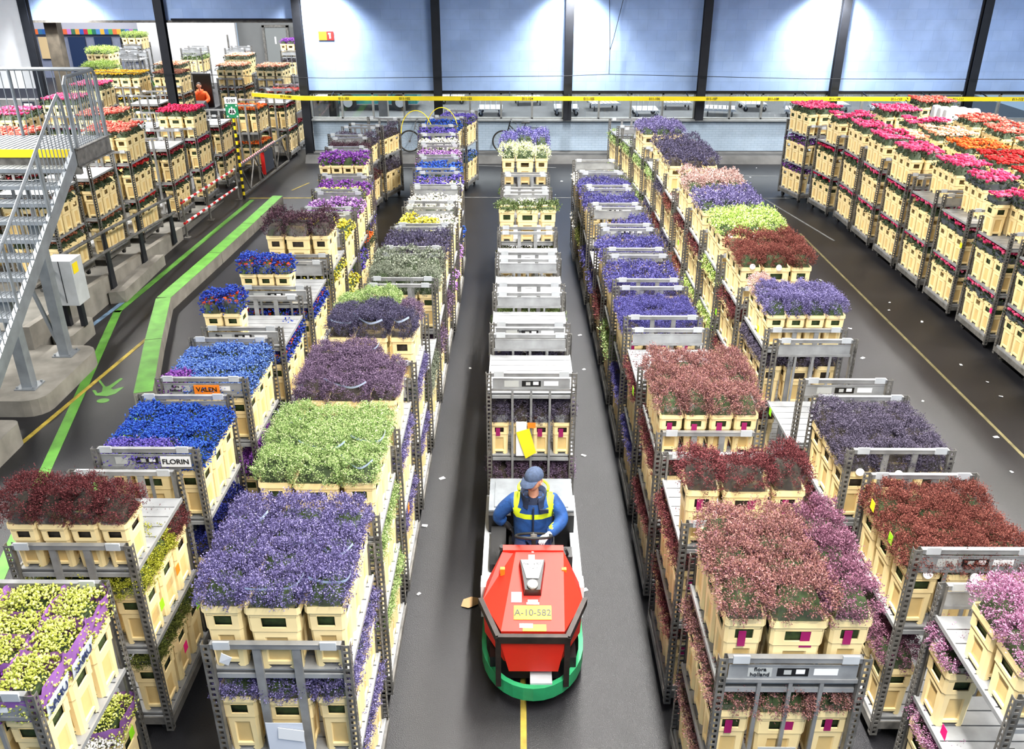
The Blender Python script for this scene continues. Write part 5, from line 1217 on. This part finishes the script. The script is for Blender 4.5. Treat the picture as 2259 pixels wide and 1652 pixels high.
for i, (x, y) in enumerate(((-8.6, 41.5), (-3.0, 41.5), (-1.2, 38.2), (.4, 41.0), (2.0, 38.4), (3.7, 39.6), (5.3, 37.9), (6.9, 39.9), (8.5, 38.2), (10.2, 39.6), (11.8, 38), (13.6, 39.4), (15.5, 38.3), (17.2, 39.2))):
    o = link('roll_cart', ME['cart'], None, (x, y, 0), R(random.choice((0, 90, 8, -12, 90)))); tag(o, 'bare cart behind the windows, %s from the left' % ORD[i].replace('nearest', 'first'), 'trolley')
b = MB(); b.box(-5.6, -5.25, 36, 36.4, 0, 4); tag(b.build('concrete_pillar', M_CONC), 'pale concrete pillar behind the windows beside the teal van', 'pillar')
b = MB(); b.box(-7.8, -7.5, 37, 37.6, 0, 2.5); tag(b.build('dark_post', M_BLACK), 'black post behind the leftmost window', 'post')
# palm in a pot
r = empty('potted_palm', (-14.6, 36.5, 0)); tag(r, 'tall potted palm standing among rose trolleys', 'plant')
b = MB(); b.tube([(0, 0, 0), (0, 0, .4)], [.2, .27], 14); b.build('pot', M_BLACK, r); b = MB(); b.tube([(0, 0, .4), (.03, 0, .9), (0, 0, 1.35)], [.06, .05, .045], 8); b.build('trunk', mat('palm_trunk', (120, 96, 60), .8, var=.3), r)
b = MB(); rr = random.Random(3)
for k in range(42):
    a = rr.uniform(0, 6.28); el = rr.uniform(-.3, 1.3); L_ = rr.uniform(.5, .8); base = Vector((0, 0, 1.35 if k < 30 else .8)); pr = base; w = .04
    for j in range(4):
        t = (j + 1) / 4; q = base + Vector((math.cos(a) * math.cos(el) * L_ * t, math.sin(a) * math.cos(el) * L_ * t, math.sin(el) * L_ * t - .25 * t * t)); s = Vector((-math.sin(a), math.cos(a), 0)) * w * (1 - t * .8); s0 = Vector((-math.sin(a), math.cos(a), 0)) * w * (1 - (t - .25) * .8)
        b.quad(pr - s0, pr + s0, q + s, q - s); pr = q
b.build('foliage', mat('palm_leaf', (64, 140, 46), .6, var=.3), r)
# yellow hoops on the blue trolley at the lane's end
for i, x in enumerate((-2.75, -2.4)):
    b = MB(); b.tube([(x + .42 * math.cos(a) + (.3 if i else 0), 24.0 + i * .5, 1.85 + .6 * math.sin(a)) for a in [k * math.pi / 16 for k in range(17)]], .011, 6); tag(b.build('yellow_hoop', M_YELL), ['thin yellow hoop over the blue statice, nearer one', 'thin yellow hoop over the blue statice, farther one'][i], 'hoop')

# ------------------------------------------------------------------ papers, tags, cards
def sheet(nm, lab, cat_, pts, m, th=.003):
    b = MB(); p = [Vector(q) for q in pts]; n = (p[1] - p[0]).cross(p[3] - p[0]).normalized() * th; b.hexa([*[q - n for q in p], *p]); return tag(b.build(nm, m), lab, cat_)
yf = 8.70 - .05
r = sheet('yellow_card', 'bright yellow card tilted on the first train trolley', 'card', [(-.02, yf, 1.37), (.13, yf, 1.42), (.21, yf - .01, 1.11), (.09, yf - .01, 1.03)], M_YELL)
sheet('order_paper', 'white order papers clipped behind the yellow card', 'paper', [(-.02, yf + .012, 1.05), (.1, yf + .012, 1.05), (.1, yf + .012, 1.5), (-.02, yf + .012, 1.5)], M_WHITE)
sheet('order_paper', 'small orange slip beside the yellow card', 'paper', [(.11, yf + .008, 1.42), (.2, yf + .008, 1.42), (.2, yf + .008, 1.49), (.11, yf + .008, 1.49)], M_ORANGE)
r = sheet('document_holder', 'white order papers hung on the nearest lavender trolley', 'paper', [(-1.76, 4.43, 1.02), (-1.5, 4.43, 1.02), (-1.5, 4.42, 1.44), (-1.76, 4.42, 1.44)], mat('pale_sheet', (206, 212, 224), .5))
sheet('barcode_slip', 'small barcode slip on the hung order papers', 'paper', [(-1.68, 4.41, 1.3), (-1.5, 4.41, 1.27), (-1.49, 4.405, 1.38), (-1.67, 4.405, 1.41)], M_WHITE)
t_ = text('2103', .07, (-1.6, 4.42, 1.12), (R(90), 0, R(0)), M_DSTEEL, None, 'handwritten_number'); tag(t_, 'handwritten number on the hung order papers', 'writing')
sheet('crumpled_note', 'crumpled white note stuck on the nearest lavender trolley bar', 'paper', [(-2.0, 4.42, 2.0), (-1.94, 4.42, 1.97), (-1.9, 4.4, 2.06), (-1.97, 4.41, 2.09)], M_WHITE)
sheet('grey_notice', 'grey printed notice on the nearest pink heather trolley', 'paper', [(1.66, 4.31, 1.1), (1.92, 4.31, 1.1), (1.92, 4.31, 1.36), (1.66, 4.31, 1.36)], mat('grey_print', (176, 178, 176), .6))
LIT = [(-1.13, 8.75), (-1.07, 7.5), (.91, 10.41), (.74, 7.58), (1.12, 14.61), (1.05, 24.73), (1.3, 26.36), (1.1, 13.17), (7.37, 16.29), (7.2, 15.88), (7.6, 15.3), (5.91, 13.66), (6.13, 14.96), (6.28, 12.07), (7.47, 13.4), (7.6, 12.75), (7.57, 12.24), (6.62, 10.03), (6.87, 10.96), (6.99, 27.9), (7.63, 28.2), (6.32, 24.77), (7.53, 24.42), (5.18, 15.69), (4.93, 26.68), (-6.2, 22.98), (-5.9, 18.08), (-1.0, 9.81), (7.13, 26.93), (4.9, 13.2), (5.3, 19.2), (6.4, 17.6), (-.8, 13.2), (.95, 17.2)]
LL = ['beside the lavender lane near the tractor cab', 'white square by the lower lavender lane', 'on the tractor side of the right aisle', 'level with the red bonnet', 'by the sixth violet trolley', 'in the far cross aisle', 'near the far white line', 'in the right aisle midway', 'by the roses, farther of two', 'close to the outer yellow line', 'under the roses edge', 'inside the outer yellow line', 'on the yellow line midway', 'right of the sticker plate', 'in the dark rose aisle', 'beside rose trolley wheels', 'by the nearest rose trolley', 'low in the rose aisle', 'on the lower yellow line', 'by the far kerb', 'by the far kerb right of another', 'level with pale pink heather', 'near the turned rose trolley', 'by the lavender buckets', 'past the dark violet trolley', 'beside the green kerb', 'in the left aisle by the kerb bend', 'in the left aisle by mauve bunches', 'near the far right white line', 'near the pale pink bunch', 'right of the maroon heather', 'in the middle of the rose aisle', 'left of the train midway', 'right of the far train']
for i, (x, y) in enumerate(LIT):
    a = random.uniform(0, 3.1); s = random.uniform(.018, .042); c, q = math.cos(a) * s, math.sin(a) * s; k = random.uniform(.4, .8)
    sheet('paper_scrap', 'pale paper scrap on the floor ' + LL[i], 'litter', [(x - c + q * k, y - q - c * k, .008), (x + c + q * k, y + q - c * k, .006), (x + c * .8 - q * k, y + q * .8 + c * k, .012), (x - c - q * k, y - q + c * k, .007)], M_WHITE, .002)
b = MB(); b.poly([(-.6, 7.3, .01), (-.52, 7.26, .02), (-.42, 7.33, .012), (-.4, 7.42, .02), (-.5, 7.45, .012), (-.58, 7.4, .018)]); b.poly([(-.58, 7.4, .016), (-.5, 7.45, .01), (-.4, 7.42, .018), (-.42, 7.33, .01), (-.52, 7.26, .018), (-.6, 7.3, .008)]); tag(b.build('dry_leaf', mat('dry_leaf', (160, 130, 92), .8)), 'brown dry leaf on the floor left of the tractor', 'leaf')
TAGC = {'lime': (150, 226, 30), 'yellow': (244, 232, 30), 'pink': (236, 30, 120), 'orange': (246, 130, 30)}
for x, y, z, c, lab in ((-3.02, 4.9, .75, 'lime', 'under the purple-paper trolley'), (-3.0, 5.75, 1.3, 'lime', 'on the maroon trolley mid shelf'), (-3.0, 6.15, 1.35, 'orange', 'on the maroon trolley side'), (-3.0, 6.0, .6, 'pink', 'low on the maroon trolley side'), (-3.0, 6.4, .75, 'lime', 'low on the maroon trolley rear'),
                        (-1.13, 7.47, 1.1, 'orange', 'on the dusty mauve trolley post'), (3.07, 6.3, 1.95, 'yellow', 'on the reddish brown heather bucket'), (3.08, 5.9, 1.9, 'lime', 'beside the reddish brown heather'), (3.08, 4.55, 1.2, 'pink', 'on the lilac pink mid bucket'), (3.04, 10.2, 1.95, 'yellow', 'on the small lavender buckets'), (3.02, 9.2, 1.3, 'lime', 'on the bare-slat trolley bucket'),
                        (3.02, 12.4, 1.3, 'lime', 'on the maroon heather trolley'), (3.02, 15.9, 1.3, 'lime', 'on the pale pink trolley'), (1.32, 8.86, 1.75, 'lime', 'on the bare shelf trolley post'), (8.09, 15.45, 1.4, 'yellow', 'on the rose trolley post'), (8.1, 14.0, .7, 'pink', 'low on the rose trolley post')):
    sx = 1 if x < 0 else -1
    sheet('price_tag', 'neon %s price tag %s' % (c, lab), 'tag', [(x + sx * .012, y - .035, z), (x + sx * .016, y + .035, z + .01), (x + sx * .016, y + .03, z + .1), (x + sx * .01, y - .03, z + .09)], mat('neon_' + c, TAGC[c], .6), .003)
# name cards and company lettering on the header plates
for x, y, s, w, f, lab in ((-3.41, 8.55, 'VALEN', .28, M_ORANGE, 'orange name card on the light blue statice trolley'), (-3.22, 7.05, 'FLORIN', .28, M_WHITE, 'white name card on the deep blue statice trolley')):
    r = empty('name_card', (x, y - .026, 1.965)); tag(r, lab, 'card'); b = MB(); b.box(-w / 2, w / 2, -.004, .004, -.055, .055); b.build('card', f, r); text(s, .075, (0, -.006, 0), (R(90), 0, 0), M_BLACK, r)
for x, y in ((-3.76, 8.55), (1.62, 4.4), (.03, 10.13), (-3.72, 9.97)):
    t_ = text('flora\nholland', .045, (x, y - .008, 1.968), (R(90), 0, 0), M_DSTEEL, None, 'plate_lettering'); tag(t_, 'grey company lettering on header plate of ' + {-3.76: 'the light blue statice trolley', 1.62: 'the nearest pink heather trolley', .03: 'the second train trolley', -3.72: 'the bouquets trolley'}[x], 'lettering')
# sleeve prints: round labels and magenta cards that show on single bunches
for o in [o for o in COL.objects if o.name.split('.')[0].endswith('_bunch')]:
    lab = o.get('label', ''); typ = None
    if 'outer heather lane' in lab and ', front' in lab and 'top shelf' in lab and ('reddish brown' in lab or 'lime' in lab or 'greyish' in lab or 'pale pink' in lab) and ('left' in lab or 'middle' in lab):
        b = MB(); y0 = -.21; b.tube([(0, y0 + .02, .04), (0, y0 + .014, .042)], .038, 18); q = b.build('round_label', M_WHITE, o); q.matrix_parent_inverse = Matrix.Rotation(-o.rotation_euler.z, 4, 'Z')
    if ('lane right of tractor' in lab or 'nearest trolley, train behind' in lab) and ', front' in lab and ('middle' in lab or 'left' in lab or 'right' in lab):
        b = MB(); wide = 'middle,' in lab and 'lane' in lab; w = .05 if not wide else .06; yy = -(.110 if wide else .152); x0 = .02 if wide else -.04
        b.box(x0, x0 + w + (.02 if wide else 0), yy - .002, yy, -.19, -.07); q = b.build('sleeve_print', M_MAG, o); q.matrix_parent_inverse = Matrix.Rotation(-o.rotation_euler.z, 4, 'Z')
    if 'yellow green bunch' in lab and 'right, top shelf, nearest trolley, lane beside' in lab and 'rear' not in lab:
        b = MB(); b.hexa([(.15, -.13, .0), (.152, -.13, .0), (.152, .13, .0), (.15, .13, .0), (.172, -.145, .12), (.176, -.145, .12), (.176, .145, .12), (.172, .145, .12)]); q = b.build('printed_band', mat('pale_band', (214, 222, 232), .5), o); q.matrix_parent_inverse = Matrix.Rotation(-o.rotation_euler.z, 4, 'Z')
        t_ = text('SAMO', .085, (.17, 0, .06), (R(80), 0, R(90)), M_NAVY, o, 'band_lettering'); t_.matrix_parent_inverse = Matrix.Rotation(-o.rotation_euler.z, 4, 'Z')

# ------------------------------------------------------------------ light
W = bpy.data.worlds.new('world'); SC.world = W; W.use_nodes = True; W.node_tree.nodes['Background'].inputs['Color'].default_value = (.5, .72, 1, 1); W.node_tree.nodes['Background'].inputs['Strength'].default_value = .5
def area(loc, sx, sy, power, col=(1, .97, .92), rot=(0, 0, 0), spread=148):
    l = bpy.data.lights.new('lamp', 'AREA'); l.shape = 'RECTANGLE'; l.size = sx; l.size_y = sy; l.energy = power; l.color = col; l.spread = R(spread)
    o = bpy.data.objects.new('lamp', l); COL.objects.link(o); o.location = loc; o.rotation_euler = rot; return o
def fixture(x, y, z, ln, lab):
    r = empty('ceiling_luminaire', (x, y, z)); tag(r, lab, 'lamp')
    b = MB(); b.hexa([(-.22, -ln / 2, .02), (.22, -ln / 2, .02), (.22, ln / 2, .02), (-.22, ln / 2, .02), (-.1, -ln / 2, .14), (.1, -ln / 2, .14), (.1, ln / 2, .14), (-.1, ln / 2, .14)]); b.build('reflector', M_GREYP, r)
    for y2 in (-ln * .35, ln * .35):
        b = MB(); b.tube([(0, y2, .14), (0, y2, 9.2 - z)], .008, 5); b.build('hanger', M_STEEL, r)
for i, (x, pw) in enumerate(((1.35, 1080), (12.6, 1600), (-12.5, 1750))):
    for k in range(3):
        y = 2.6 + k * 8.9; fixture(x, y, 8.2, 8.6, 'long hanging luminaire, %s of the row %s' % (['nearest', 'middle', 'farthest'][k], ['above the aisle', 'on the right', 'on the left'][i])); area((x, y, 8.2), .4, 8.4, pw)
for i, (x, y) in enumerate(((-22, 40), (-13, 38), (-4, 40), (6, 40), (15, 40))): area((x, y, 8.4), 5, 8, 1900, (1, .99, .97), spread=170)  # unseen area lights added to brighten the hall beyond, no fixtures built
for i, x in enumerate((-6.2, 1.65, 9.7, -14.2)):
    l = bpy.data.lights.new('wall_flood', 'SPOT'); l.energy = (1000, 1150, 1150, 1000)[i]; l.spot_size = R(112); l.spot_blend = 1; l.shadow_soft_size = .15; l.color = (1, .98, .95); o = bpy.data.objects.new('wall_flood', l); COL.objects.link(o); o.location = (x, 28.45, 5.35); o.rotation_euler = (R(24), 0, 0)
SC.view_settings.exposure = 0.55
CY = SC.cycles; CY.max_bounces = 5; CY.diffuse_bounces = 3; CY.glossy_bounces = 2; CY.transmission_bounces = 2; CY.transparent_max_bounces = 10; CY.caustics_reflective = False; CY.caustics_refractive = False
CY.use_denoising = True; CY.sample_clamp_indirect = 6
